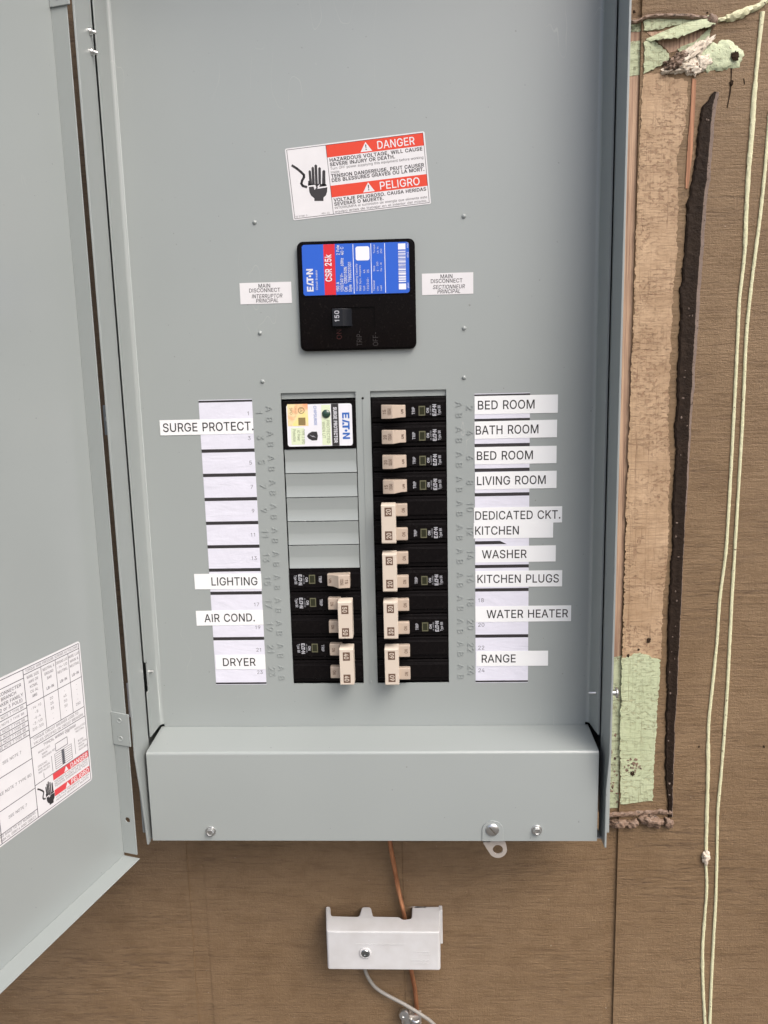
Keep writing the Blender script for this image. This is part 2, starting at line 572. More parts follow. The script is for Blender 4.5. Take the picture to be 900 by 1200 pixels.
def rounded(x0, x1, z0, z1, r, n=5):
    pts = []
    for cx, cz, a in ((x1 - r, z1 - r, 0), (x0 + r, z1 - r, 90), (x0 + r, z0 + r, 180), (x1 - r, z0 + r, 270)):
        for i in range(n + 1):
            t = math.radians(a + 90 * i / n)
            pts.append((cx + r * math.cos(t), cz + r * math.sin(t)))
    return pts


def circle(cx, cz, r, n=20):
    return [(cx + r * math.cos(2 * math.pi * i / n), cz + r * math.sin(2 * math.pi * i / n)) for i in range(n)]


# ------------------------------------------------------------------ lettering: outlines of a plain grotesque alphabet, 500 units to the em
GLYPHS = {
    'A': '240|8,0 101,254 138,254 231,0 198,0 144,151 138,167 132,186 125,210 116,239 123,239 114,209 106,185 100,166 95,151 43,0|55,71 55,99 185,99 185,71',
    'B': '228|30,0 30,254 121,254 145,252 164,245 180,235 190,221 197,205 199,187 198,172 193,160 187,150 178,143 168,137 157,133 157,131 170,129 182,123 192,114 201,102 207,86 209,68 207,50 200,33 189,20 172,9 151,2 123,0|62,29 122,29 148,31 165,40 175,53 178,68 176,81 171,92 163,102 153,109 140,114 124,115 62,115|62,143 119,143 132,144 144,148 154,155 162,163 166,174 168,186 165,202 156,214 141,223 120,226 62,226',
    'C': '255|134,-3 103,1 75,12 52,32 35,58 24,90 20,127 24,165 35,197 52,223 75,242 103,254 134,258 152,256 170,252 186,245 201,236 214,224 224,209 232,193 236,174 204,174 200,186 195,197 187,206 179,214 169,220 158,224 146,227 134,228 111,225 92,216 75,202 62,182 54,157 52,127 54,97 63,72 75,53 92,38 112,29 134,26 146,27 158,30 169,34 179,40 187,48 195,57 200,68 204,80 236,80 232,62 224,45 214,31 201,19 187,9 170,2 153,-2',
    'D': '251|109,0 48,0 48,29 107,29 136,31 159,40 177,55 189,75 197,99 200,128 197,156 190,180 177,200 160,214 138,223 110,226 47,226 47,254 113,254 147,251 176,239 200,221 217,196 227,164 231,128 227,91 217,59 199,34 175,15 145,4|62,254 62,0 30,0 30,254',
    'E': '209|30,0 30,254 186,254 186,226 62,226 62,143 178,143 178,114 62,114 62,29 188,29 188,0',
    'F': '205|30,0 30,254 185,254 185,226 62,226 62,139 173,139 173,111 62,111 62,0',
    'G': '260|134,-3 102,1 75,13 52,32 35,58 24,90 20,127 24,165 35,197 52,223 74,242 102,254 132,258 152,256 170,252 187,245 202,235 214,222 225,208 232,192 237,174 204,174 199,186 194,197 186,206 178,213 168,220 158,224 146,227 133,228 111,225 92,216 75,202 62,182 54,157 52,127 54,97 63,72 75,53 92,38 112,29 134,26 155,29 172,36 187,47 198,62 205,80 207,101 217,100 141,100 141,128 239,128 239,100 236,71 225,45 209,25 188,9 163,0',
    'H': '258|30,0 30,254 62,254 62,144 196,144 196,254 228,254 228,0 196,0 196,116 62,116 62,0',
    'I': '150|16,0 16,29 59,29 59,226 16,226 16,254 135,254 135,226 91,226 91,29 135,29 135,0',
    'J': '198|93,-3 62,2 38,16 22,40 17,73 17,86 49,86 49,73 52,52 61,37 75,28 93,25 110,28 124,37 133,52 136,73 136,254 168,254 168,73 163,40 147,16 123,2',
    'K': '233|52,73 52,108 61,119 70,131 78,141 87,152 96,162 106,172 182,254 224,254 116,138 114,138|30,0 30,254 62,254 62,167 62,112 62,97 62,0|186,0 94,130 114,155 224,0',
    'L': '196|30,0 30,254 62,254 62,29 181,29 181,0',
    'M': '314|30,0 30,254 76,254 139,94 144,79 150,61 156,42 161,24 154,24 159,41 165,61 171,79 176,94 238,254 284,254 284,0 252,0 252,145 252,163 253,184 253,207 253,229 256,229 253,217 249,205 241,181 234,161 228,145 171,0 143,0 85,145 80,160 72,181 65,204 56,229 59,229 60,208 60,186 61,164 61,145 61,0',
    'N': '262|30,0 30,254 68,254 172,91 176,84 181,75 187,65 194,53 200,41 207,27 202,27 201,41 200,54 200,67 200,79 199,97 199,254 232,254 232,0 193,0 101,145 89,165 82,177 74,191 54,226 60,227 61,192 62,164 62,145 62,0',
    'O': '267|133,-3 103,1 75,12 52,32 35,58 24,90 20,127 24,165 35,197 52,223 75,242 103,254 133,258 164,254 192,242 215,223 232,197 243,165 247,127 243,90 232,58 215,32 192,12 164,1|133,26 155,29 175,38 191,52 204,72 212,97 215,127 212,157 204,182 191,202 175,216 155,225 133,228 112,225 92,216 75,202 63,182 54,157 52,127 54,97 63,72 75,52 92,38 112,29',
    'P': '222|30,0 30,254 118,254 144,252 166,244 183,231 195,215 202,195 204,174 202,152 195,133 183,116 166,104 144,96 118,93 55,93 55,121 116,121 134,123 149,128 159,136 167,147 171,160 172,174 171,188 167,201 159,211 148,219 134,224 116,226 62,226 62,0',
    'Q': '267|123,80 156,80 185,42 192,32 234,-24 200,-24 173,13 166,23|133,-3 103,1 75,12 52,32 35,58 24,90 20,127 24,165 35,197 52,223 75,242 103,254 133,258 164,254 192,242 215,223 232,197 243,165 247,127 243,90 232,58 215,32 192,12 164,1|133,26 155,29 175,38 191,52 204,72 212,97 215,127 212,157 204,182 191,202 175,216 155,225 133,228 112,225 92,216 75,202 63,182 54,157 52,127 54,97 63,72 75,52 92,38 112,29',
    'R': '224|30,0 30,254 118,254 145,252 167,244 183,232 195,217 202,198 205,176 202,154 195,136 183,120 166,109 145,101 118,99 48,99 48,128 117,128 135,129 149,133 160,141 167,150 171,162 173,176 171,190 167,202 159,212 149,220 134,224 116,226 62,226 62,0|177,0 115,115 151,115 214,0',
    'S': '223|112,-4 86,-2 64,5 46,15 32,30 23,48 19,68 52,68 55,55 62,44 71,35 83,29 97,26 112,25 128,26 143,30 155,37 165,46 171,57 173,70 171,81 166,89 158,96 148,102 136,107 122,111 92,120 64,130 43,145 30,163 26,186 29,206 37,224 51,238 69,249 90,256 114,258 137,256 158,249 175,238 189,224 197,208 200,189 169,189 163,206 151,219 134,227 112,229 97,228 84,224 73,218 64,209 59,199 58,188 60,176 65,167 74,160 85,154 96,150 106,147 132,140 144,136 156,132 168,126 179,119 189,110 197,99 202,85 204,69 201,50 193,32 180,17 162,5 139,-2',
    'T': '224|16,226 16,254 208,254 208,226 128,226 128,0 96,0 96,226',
    'U': '259|129,-4 101,-1 77,8 57,22 42,40 33,62 30,87 30,254 62,254 62,89 64,72 70,57 80,44 94,34 110,28 129,26 149,28 165,34 179,44 188,57 194,72 196,89 196,254 229,254 229,87 226,62 216,40 201,22 182,8 157,-1',
    'V': '240|102,0 8,254 42,254 96,103 101,88 108,69 115,45 124,15 117,15 126,45 133,69 140,88 145,103 197,254 231,254 139,0',
    'W': '343|78,0 8,254 41,254 82,98 85,85 88,73 93,47 96,33 98,20 95,20 97,33 100,47 103,60 106,73 112,98 153,254 190,254 231,98 234,85 237,73 243,47 246,33 249,20 244,20 247,33 249,47 252,60 255,73 261,98 302,254 335,254 265,0 228,0 184,161 180,178 176,196 172,215 168,237 175,237 171,216 167,197 164,179 159,161 115,0',
    'X': '237|9,0 109,142 109,118 15,254 52,254 89,200 96,190 102,181 107,172 112,164 116,156 122,146 116,146 126,164 131,172 136,181 149,200 187,254 223,254 129,119 129,143 228,0 191,0 146,65 134,83 129,90 125,98 120,106 115,116 122,116 117,106 113,98 108,91 103,83 91,65 46,0',
    'Y': '236|102,0 102,104 8,254 46,254 96,172 104,159 111,146 118,132 125,115 112,115 119,132 126,146 133,159 140,172 191,254 228,254 134,104 134,0',
    'Z': '219|21,0 21,23 137,193 145,204 153,215 162,227 170,238 174,227 158,227 143,226 127,226 111,226 20,226 20,254 198,254 198,231 84,64 76,52 67,40 49,17 45,27 61,28 76,28 92,28 107,29 200,29 200,0',
    'a': '195|80,-4 63,-3 47,2 34,11 24,22 17,37 15,54 17,69 22,80 29,90 39,97 50,102 63,105 76,108 89,110 117,113 126,115 133,117 136,121 138,127 138,128 137,139 133,148 128,156 120,161 110,164 98,165 85,164 75,161 66,156 59,150 54,144 50,137 20,146 29,161 39,173 52,182 66,188 82,191 97,192 108,192 119,190 131,186 143,180 153,172 161,160 167,145 168,126 168,0 138,0 138,26 136,26 132,19 126,12 118,6 108,1 95,-3|85,23 101,24 114,29 124,37 132,47 136,57 138,69 138,95 135,93 130,91 123,89 116,88 100,86 88,84 77,82 67,79 58,75 52,70 47,62 46,52 47,43 51,36 57,30 65,26 74,24',
    'b': '212|115,-4 99,-3 86,2 76,8 69,16 63,23 59,29 56,29 56,0 26,0 26,254 57,254 57,160 59,160 63,166 69,173 76,180 86,186 98,191 115,192 137,189 156,180 173,166 185,146 193,122 195,94 193,66 185,42 173,23 157,8 137,-1|110,23 126,26 140,33 150,44 158,58 163,75 164,95 163,114 158,131 150,145 140,156 126,163 110,165 94,163 81,156 70,145 62,131 58,114 56,95 58,75 63,58 70,43 81,32 94,26',
    'c': '198|104,-4 79,-1 58,8 41,23 28,43 20,66 17,94 20,122 28,146 41,165 58,180 79,189 104,192 117,191 130,189 142,184 153,178 162,170 170,161 176,150 181,138 151,131 149,138 145,145 141,150 135,155 128,159 121,162 113,164 104,165 86,162 73,155 62,144 54,129 50,112 48,94 50,75 54,59 62,44 73,33 86,26 104,23 113,24 121,26 129,29 135,33 141,38 146,44 149,51 152,59 181,51 177,39 171,28 163,19 153,11 142,4 130,0 117,-3',
    'd': '212|98,-4 75,-1 56,8 40,23 27,42 20,66 17,94 20,122 27,146 40,166 56,180 75,189 98,192 114,191 126,186 136,180 144,173 149,166 153,160 155,160 155,254 186,254 186,0 156,0 156,29 153,29 149,23 143,16 136,8 126,2 114,-3|102,23 118,26 132,32 142,43 150,58 154,75 156,95 154,114 150,131 142,145 132,156 118,163 102,165 86,163 72,156 62,145 54,131 50,114 48,95 50,75 54,58 62,44 73,33 86,26',
    'e': '202|106,-4 80,-1 58,8 41,23 28,42 20,66 17,93 20,121 28,145 40,165 58,180 78,189 103,192 118,191 133,187 147,180 160,170 170,157 179,141 184,121 186,97 186,85 37,85 37,110 169,110 155,101 153,119 149,134 141,147 131,157 118,163 103,165 87,163 73,157 62,147 54,135 50,121 48,105 48,89 50,69 55,53 64,40 76,31 90,25 106,23 117,24 127,26 135,31 143,36 149,44 153,53 182,45 177,32 168,20 156,10 141,2 125,-3',
    'f': '127|114,190 114,164 3,164 3,190|40,0 40,216 42,231 48,243 57,252 68,259 80,264 94,265 103,265 111,263 117,262 121,260 114,234 107,236 103,237 97,237 85,235 77,230 72,221 71,209 71,0',
    'g': '213|103,-75 84,-74 67,-70 53,-63 41,-55 32,-45 25,-35 51,-20 55,-26 61,-33 68,-39 77,-44 89,-48 103,-49 124,-46 141,-38 152,-23 156,-3 156,34 153,34 149,28 143,21 136,14 126,8 114,4 97,2 76,5 56,13 40,27 28,45 20,68 17,96 20,123 27,147 40,166 56,180 76,189 98,192 114,191 127,186 137,180 144,173 150,166 154,159 157,159 157,190 186,190 186,-4 183,-27 175,-45 162,-59 145,-68 125,-73|102,30 118,32 132,38 142,47 150,61 155,77 156,96 155,115 150,132 142,146 132,156 119,163 102,165 86,163 73,156 62,145 54,131 50,115 48,96 50,78 54,61 62,48 73,38 86,32',
    'h': '205|57,113 57,0 26,0 26,254 57,254 57,144 51,144 62,166 76,181 94,189 114,192 132,190 148,184 161,174 170,160 177,142 179,120 179,0 148,0 148,118 145,137 136,152 123,161 105,165 92,163 80,159 71,151 63,141 58,129',
    'i': '83|26,0 26,190 57,190 57,0|42,221 34,223 27,227 22,234 21,242 22,249 27,256 34,260 42,262 50,260 57,256 62,249 63,242 62,234 57,227 50,223',
    'j': '83|26,190 57,190 57,-15 55,-31 51,-45 43,-56 32,-65 19,-70 2,-71 -5,-71 -5,-43 1,-43 12,-42 20,-36 25,-27 26,-15|42,221 34,223 27,227 22,234 20,242 22,249 27,256 34,260 42,262 50,260 57,256 61,249 63,242 61,234 57,227 50,223',
    'k': '190|55,68 55,106 60,106 142,190 180,190 92,100 89,100|26,0 26,254 57,254 57,0|147,0 74,93 96,114 186,0',
    'l': '95|70,-1 50,2 37,10 29,24 26,42 26,254 57,254 57,49 58,38 60,31 65,27 73,26 80,26 85,27 90,1 81,0 75,-1',
    'm': '305|26,0 26,190 56,190 56,148 54,148 59,162 66,173 75,182 86,188 98,192 110,193 129,190 144,180 154,166 160,147 156,147 161,160 169,172 178,181 190,187 204,192 218,193 234,191 249,186 261,177 270,164 276,148 278,128 278,0 248,0 248,127 245,145 236,156 224,163 209,165 197,164 187,160 179,153 173,145 169,135 168,124 168,0 137,0 137,130 134,144 126,156 115,163 100,165 89,164 79,160 70,154 63,145 58,133 57,119 57,0',
    'n': '205|57,113 57,0 26,0 26,190 56,190 56,144 51,144 62,166 76,181 94,189 114,192 132,190 147,184 160,174 170,160 176,142 179,120 179,0 148,0 148,118 145,137 136,152 123,161 105,165 92,163 80,159 71,151 63,141 58,129',
    'o': '208|104,-4 79,-1 58,8 41,23 28,43 20,66 17,94 20,122 28,146 41,165 58,180 79,189 104,192 128,189 149,180 167,165 180,146 188,122 191,94 188,66 180,43 167,23 149,8 128,-1|104,23 121,26 135,33 146,44 154,59 158,75 160,94 158,112 154,129 146,144 135,155 121,162 104,165 86,162 73,155 62,144 54,129 50,112 48,94 50,75 54,59 62,44 73,33 86,26',
    'p': '212|26,-71 26,190 56,190 56,160 59,160 63,166 69,173 76,180 86,186 98,191 115,192 137,189 156,180 173,166 185,146 193,122 195,94 193,66 185,42 173,23 157,8 137,-1 115,-4 99,-3 86,2 76,8 69,16 63,23 59,29 57,29 57,-71|110,23 126,26 140,33 150,44 158,58 163,75 164,95 163,114 158,131 150,145 140,156 126,163 110,165 94,163 81,156 70,145 62,131 58,114 56,95 58,75 63,58 70,43 81,32 94,26',
    'q': '212|186,-71 155,-71 155,29 153,29 149,23 143,16 136,8 126,2 114,-3 98,-4 75,-1 56,8 40,23 27,42 20,66 17,94 20,122 27,146 40,166 56,180 75,189 98,192 114,191 126,186 136,180 144,173 149,166 153,160 156,160 156,190 186,190|102,23 118,26 132,32 142,43 150,58 154,75 156,95 154,114 150,131 142,145 132,156 118,163 102,165 86,163 72,156 62,145 54,131 50,114 48,95 50,75 54,58 62,44 73,33 86,26',
    'r': '130|26,0 26,190 56,190 56,160 58,160 65,173 76,184 90,190 107,192 115,192 122,192 122,161 115,162 109,163 103,163 91,161 80,157 70,151 63,142 58,131 57,118 57,0',
    's': '182|91,-4 72,-3 56,2 42,9 31,19 23,32 18,47 47,53 53,40 62,30 75,25 91,23 108,25 122,31 131,40 134,51 132,60 127,68 118,74 106,78 75,85 52,93 36,104 27,119 23,137 26,152 33,166 43,177 58,185 74,190 94,192 112,191 127,186 140,179 149,170 157,158 162,145 134,139 129,149 121,158 110,164 94,166 78,164 65,158 57,150 54,139 56,129 62,122 72,116 86,111 115,105 137,97 153,86 162,71 166,53 163,37 156,24 145,12 130,3 112,-2',
    't': '114|102,190 102,164 3,164 3,190|32,236 63,236 63,49 64,38 68,31 75,26 85,25 93,26 101,27 107,1 102,0 96,-1 90,-2 84,-2 62,1 46,11 36,26 32,46',
    'u': '205|91,-3 73,-1 57,5 44,15 35,29 28,47 26,69 26,190 57,190 57,72 60,52 68,37 82,28 100,25 113,27 125,31 134,38 142,48 146,61 148,76 148,190 179,190 179,0 149,0 149,46 154,46 143,23 129,8 111,0',
    'v': '195|81,0 9,190 42,190 83,78 88,60 93,43 98,27 103,10 92,10 97,27 101,43 106,60 112,78 152,190 186,190 113,0',
    'w': '284|69,0 11,190 44,190 67,107 72,89 77,68 82,46 88,21 82,21 88,45 93,67 98,88 103,107 126,190 158,190 181,107 186,88 191,68 196,45 201,21 196,21 201,45 206,68 212,88 217,107 240,190 272,190 215,0 184,0 159,86 152,112 149,126 145,140 138,169 145,169 138,140 131,112 128,99 124,86 99,0',
    'x': '189|10,0 86,109 86,86 14,190 50,190 74,153 82,139 90,127 97,115 104,103 88,103 95,115 101,127 108,139 117,153 141,190 176,190 104,84 104,107 179,0 143,0 115,43 107,56 100,68 93,80 86,91 102,91 95,80 89,68 82,56 74,43 46,0',
    'y': '195|24,-69 31,-43 36,-44 44,-45 52,-44 59,-42 65,-37 71,-29 75,-18 81,-1 9,190 42,190 83,78 88,60 93,43 98,27 103,10 92,10 97,27 101,43 106,60 112,78 153,190 186,190 102,-29 96,-43 88,-54 80,-62 70,-68 58,-71 46,-73 39,-72 32,-72 27,-70',
    'z': '190|21,0 21,23 127,160 127,161 24,161 24,190 166,190 166,165 63,30 63,28 169,28 169,0',
    '0': '227|113,-3 87,0 65,12 47,31 34,57 27,89 24,127 27,165 35,197 48,223 65,242 87,254 113,258 139,254 161,242 179,223 192,197 200,165 203,127 200,89 192,57 179,31 162,12 140,0|113,25 131,28 145,37 157,52 165,72 170,97 172,127 170,157 165,182 157,203 145,218 131,227 113,230 96,227 82,218 70,203 62,182 56,157 55,127 56,97 62,72 70,52 82,37 96,28',
    '1': '227|38,0 38,27 195,27 195,0|138,254 138,0 106,0 106,224 105,224 43,179 43,213 99,254',
    '2': '227|32,0 32,24 117,114 130,129 141,141 149,153 155,163 159,174 160,186 159,198 154,209 146,218 137,224 125,228 112,230 98,228 86,224 77,216 69,207 65,195 64,181 33,181 35,202 43,221 55,237 72,248 91,255 112,258 134,255 153,248 169,237 181,223 188,205 191,186 189,172 185,159 179,145 168,129 153,111 133,90 76,30 76,28 195,28 195,0',
    '3': '227|109,-3 87,-1 66,5 49,15 35,29 26,46 22,66 55,66 57,54 63,44 72,35 83,30 95,26 109,25 124,26 138,30 149,37 157,46 163,58 165,72 163,86 158,98 150,109 137,117 121,122 101,124 78,124 78,150 144,224 144,226 35,226 35,254 186,254 186,230 106,139 106,144 132,144 154,138 172,127 185,111 194,93 196,72 194,51 185,33 172,18 154,6 133,-1',
    '4': '227|20,53 20,79 123,254 155,254 54,83 54,81 207,81 207,53|141,0 141,61 141,73 141,159 171,159 171,0',
    '5': '227|111,-3 89,-1 70,6 54,16 41,30 33,47 30,65 61,65 64,54 69,44 77,36 87,30 98,26 111,25 125,27 138,32 149,41 157,52 162,66 164,81 162,97 157,111 148,122 137,131 124,137 109,138 96,137 84,134 73,129 64,123 34,126 48,254 183,254 183,226 75,226 67,151 68,151 77,157 89,162 101,166 115,167 131,165 147,160 161,153 172,143 182,130 189,116 194,99 195,82 193,58 184,38 171,21 154,8 134,-1',
    '6': '227|113,-3 91,-1 71,7 55,20 42,37 34,58 32,81 34,100 40,119 51,142 69,170 126,254 161,254 75,131 73,131 77,137 83,144 90,149 98,153 107,156 117,157 139,155 158,147 173,136 185,120 192,101 194,79 192,56 184,36 171,20 155,7 135,-1|113,24 127,26 139,31 149,40 157,51 162,64 164,79 162,94 157,107 149,118 139,126 127,131 113,133 99,131 87,126 77,118 69,107 64,94 62,79 64,64 69,51 77,40 87,31 99,26',
    '7': '227|48,0 162,224 162,226 31,226 31,254 195,254 195,224 82,0',
    '8': '227|113,-3 89,-1 68,6 50,17 37,31 29,48 26,68 28,83 33,98 40,110 51,121 63,128 76,132 76,133 59,141 46,154 38,171 35,190 38,209 45,225 57,239 73,249 92,256 113,258 134,256 153,249 169,239 181,225 188,209 191,190 188,171 180,154 167,141 150,133 150,132 164,128 176,121 186,110 194,98 199,83 200,68 198,48 189,31 176,17 158,6 137,-1|113,25 129,26 142,30 153,37 161,46 167,57 168,69 167,83 161,94 153,104 141,111 128,116 113,118 98,116 85,111 73,104 65,94 59,83 58,69 59,57 64,46 73,37 84,30 97,26|113,145 126,146 137,150 146,157 154,165 158,176 160,188 158,200 154,210 147,218 138,225 126,229 113,230 100,229 89,225 79,218 72,210 68,200 66,188 68,176 72,165 79,157 89,150 100,146',
    '9': '227|113,258 135,255 155,247 171,234 184,217 192,197 194,173 192,155 186,135 175,112 158,84 100,0 65,0 151,124 154,124 149,117 144,111 137,105 128,101 119,98 109,97 87,100 69,107 53,119 41,134 34,154 32,176 34,198 42,218 55,235 71,247 91,255|113,230 99,228 87,223 77,215 69,204 64,191 63,176 64,161 69,148 77,137 87,129 99,123 113,122 127,123 139,129 149,137 157,147 162,160 164,175 162,190 157,204 150,215 139,223 127,228',
    '.': '94|48,-2 39,-1 31,4 26,12 25,20 26,29 31,37 39,42 48,43 56,42 64,37 69,29 71,20 69,12 64,4 56,-1',
    ',': '94|19,-60 34,36 68,36 42,-60',
    '(': '137|45,103 46,132 50,162 57,192 66,221 76,247 88,270 118,270 106,242 95,214 87,185 81,157 77,129 76,103 77,80 80,57 86,33 94,8 105,-19 118,-48 88,-48 75,-23 64,2 56,27 49,53 46,78',
    ')': '137|19,-48 32,-18 43,9 51,34 57,58 60,81 61,103 60,129 56,157 50,185 41,214 31,242 19,270 48,270 60,247 71,221 80,192 86,162 91,132 92,103 91,78 87,52 81,27 72,1 61,-24 48,-48',
    '-': '227|168,122 168,94 57,94 57,122',
    '/': '125|117,266 36,-38 7,-38 89,266',
    '&': '224|98,-3 75,-1 55,6 39,17 27,31 20,48 17,67 19,82 24,95 32,106 42,117 55,128 70,139 108,168 113,172 118,176 123,181 127,187 130,194 131,202 129,214 123,223 113,228 101,230 92,229 84,227 77,222 73,216 69,208 68,199 69,190 73,182 78,173 84,164 92,153 102,142 219,0 182,0 86,116 61,146 51,159 44,172 39,185 38,199 40,215 45,229 55,241 67,249 82,255 100,257 118,255 133,249 145,241 154,230 160,217 162,202 161,191 158,181 152,171 146,162 137,154 128,146 77,109 64,98 55,87 50,77 48,66 50,54 55,44 62,35 72,29 83,25 96,23 111,25 126,30 139,37 151,48 160,61 168,76 173,93 174,112 204,112 202,90 198,72 192,57 185,46 179,38 173,31 166,23 153,12 136,3 117,-2',
    ':': '94|48,-2 39,-1 31,4 26,12 25,20 26,29 31,37 39,42 48,43 56,42 64,37 69,29 71,20 69,12 64,4 56,-1|48,135 39,137 31,142 26,149 25,158 26,167 31,174 39,179 48,181 56,179 64,174 69,167 71,158 69,149 64,142 56,137',
    '!': '98|34,80 32,254 66,254 64,80|49,-2 40,-1 33,4 28,12 26,20 28,29 33,37 40,42 49,43 58,42 65,37 70,29 72,20 70,12 65,4 58,-1',
    'é': '202|106,-4 80,-1 58,8 41,23 28,42 20,66 17,93 20,121 28,145 40,165 58,180 78,189 103,192 118,191 133,187 147,180 160,170 170,157 179,141 184,121 186,97 186,85 37,85 37,110 169,110 155,101 153,119 149,134 141,147 131,157 118,163 103,165 87,163 73,157 62,147 54,135 50,121 48,105 48,89 50,69 55,53 64,40 76,31 90,25 106,23 117,24 127,26 135,31 143,36 149,44 153,53 182,45 177,32 168,20 156,10 141,2 125,-3|88,214 112,265 146,265 114,214',
    '~': '227|26,75 28,94 33,109 41,120 51,127 63,132 76,133 88,132 99,128 110,121 123,110 131,104 137,99 143,97 149,96 159,98 166,104 171,113 172,126 200,126 199,107 193,93 185,81 175,74 163,70 151,68 138,70 127,74 116,81 103,91 95,98 89,102 83,104 77,105 68,103 60,98 56,89 54,75',
    '+': '227|99,17 99,182 128,182 128,17|31,86 31,113 195,113 195,86',
}


def _load(s):
    a = s.split('|')
    return int(a[0]), [[tuple(map(int, p.split(','))) for p in l.split(' ')] for l in a[1:] if l]


GL = {c: _load(s) for c, s in GLYPHS.items()}
GL[' '] = (125, [])
GL["'"] = (90, [[(x, z + 205) for x, z in l] for l in GL[','][1]])
GL['I'] = (92, [[(30, 0), (62, 0), (62, 254), (30, 254)]])
GL['l'] = (82, [[(26, 0), (56, 0), (56, 254), (26, 254)]])
GL['1'] = (196, [[(92, 0), (122, 0), (122, 254), (100, 254), (92, 230), (74, 214), (42, 206), (42, 182), (92, 182)]])
_FAT = {}


def fill(loops):
    """triangles and outline edges of overlapping contours, by winding number"""
    vs, es = [], []
    for l in loops:
        k = len(vs)
        vs += [Vector((float(p[0]), float(p[1]))) for p in l]
        es += [(k + i, k + (i + 1) % len(l)) for i in range(len(l))]
    ov, oe, of, *_ = delaunay_2d_cdt(vs, es, [], 0, 1e-4)
    keep = []
    for f in of:
        c = sum((ov[i] for i in f), Vector((0, 0))) / len(f)
        w = 0
        for l in loops:
            for i in range(len(l)):
                (x0, y0), (x1, y1) = l[i], l[(i + 1) % len(l)]
                if (y0 <= c.y) != (y1 <= c.y):
                    if x0 + (c.y - y0) / (y1 - y0) * (x1 - x0) > c.x:
                        w += 1 if y1 > y0 else -1
        if w:
            keep.append(tuple(f))
    seen = {}
    for f in keep:
        for i in range(len(f)):
            e = (f[i], f[(i + 1) % len(f)])
            if (e[1], e[0]) in seen:
                del seen[(e[1], e[0])]
            else:
                seen[e] = 1
    return [(p.x, p.y) for p in ov], keep, list(seen)


def glyph(c, bold):
    if c not in GL:
        c = '-'
    k = (c, bold)
    if k in _FAT:
        return _FAT[k]
    adv, loops = GL[c]
    if bold and loops:
        def area(l):
            return sum(l[i][0] * l[(i + 1) % len(l)][1] - l[(i + 1) % len(l)][0] * l[i][1] for i in range(len(l)))
        big = max(loops, key=lambda l: abs(area(l)))
        sg = 1 if area(big) > 0 else -1
        out = []
        for l in loops:
            n = len(l)
            q = []
            for i in range(n):
                p0, p, p1 = l[i - 1], l[i], l[(i + 1) % n]
                e0 = Vector((p[0] - p0[0], p[1] - p0[1])).normalized()
                e1 = Vector((p1[0] - p[0], p1[1] - p[1])).normalized()
                nn = Vector((e0.y + e1.y, -(e0.x + e1.x)))
                if nn.length < 1e-6:
                    nn = Vector((e0.y, -e0.x))
                nn.normalize()
                cs = max(0.5, nn.dot(Vector((e0.y, -e0.x))))
                q.append((p[0] + sg * nn.x * bold / cs, p[1] + sg * nn.y * bold / cs))
            out.append(q)
        loops = out
        adv = adv + bold * 1.2
    _FAT[k] = (adv, fill(loops) if loops else None)
    return _FAT[k]


def text(mb, s, x, z, h, y, w=None, align='l', rot=0.0, bold=0, ital=0.0, sx=1.0, track=0.0, depth=0.0):
    """flat lettering in the x-z plane: (x, z) is the baseline's start, middle or end; h the height of a capital"""
    k = h / 254
    pen, items = 0.0, []
    for c in s:
        adv, loops = glyph(c, bold)
        items.append((pen, loops))
        pen += adv + track
    pen -= track
    kx = k * sx if w is None else w / max(pen, 1)
    x0 = {'l': 0, 'c': -pen * kx / 2, 'r': -pen * kx}[align]
    cr, sr = math.cos(rot), math.sin(rot)
    for px, g in items:
        if not g:
            continue
        gv, gf, ge = g
        q = []
        for gx, gz in gv:
            a, b = x0 + (px + gx + ital * gz) * kx, gz * k
            q.append((x + a * cr - b * sr, z + a * sr + b * cr))
        if depth:
            n = len(q)
            mb.add([(p[0], y, p[1]) for p in q] + [(p[0], y - depth, p[1]) for p in q],
                   [tuple(i + n for i in f) for f in gf] + [(i, j, j + n, i + n) for i, j in ge])
        else:
            mb.add([(p[0], y, p[1]) for p in q], gf)
    return mb


UP, DOWN = math.pi / 2, -math.pi / 2          # lettering that reads upwards or downwards

# ================================================================== unseen ground sheet, added to reflect light up from below
GROUND = mat('bounce_ground', (0.30, 0.27, 0.23), 0.9)
n_ = NT(GROUND)
n_.color(n_.mix(n_.noise(s=3, detail=6), (0.10, 0.095, 0.085), (0.15, 0.14, 0.125)))
tag(MB().add([(-40000, 40000, -1300), (-40000, -40000, -1300), (40000, -40000, -1300), (40000, 40000, -1300)], [(0, 1, 2, 3)]).build('ground', GROUND), kind='structure')

# ================================================================== the wall
GROOVES = [(-271.0, -250.0, 1.2), (-6.8, -5.9, 0.7), (239.3, 251.8, 3.2)]      # (left, right, depth) of the grooves in the siding
WALL_Y = 60.0
wall = thing('siding_wall', 'brown painted rough-sawn plywood siding wall with peeling patches behind the panel', 'wall', (0, WALL_Y, -520))
prof = [(-900, WALL_Y)]
for gl, gr, gd in GROOVES:
    prof += [(gl, WALL_Y), (gl + 0.3, WALL_Y + gd), (gr - 0.3, WALL_Y + gd), (gr, WALL_Y)]
prof += [(760, WALL_Y), (760, WALL_Y + 16), (-900, WALL_Y + 16)]
MB().prism(prof, -560, 980, 'z').build('siding', SIDING, wall, angle=20)


def wpt(u, v, y=WALL_Y):
    p = at(u, v, y)
    return (p.x, p.z)


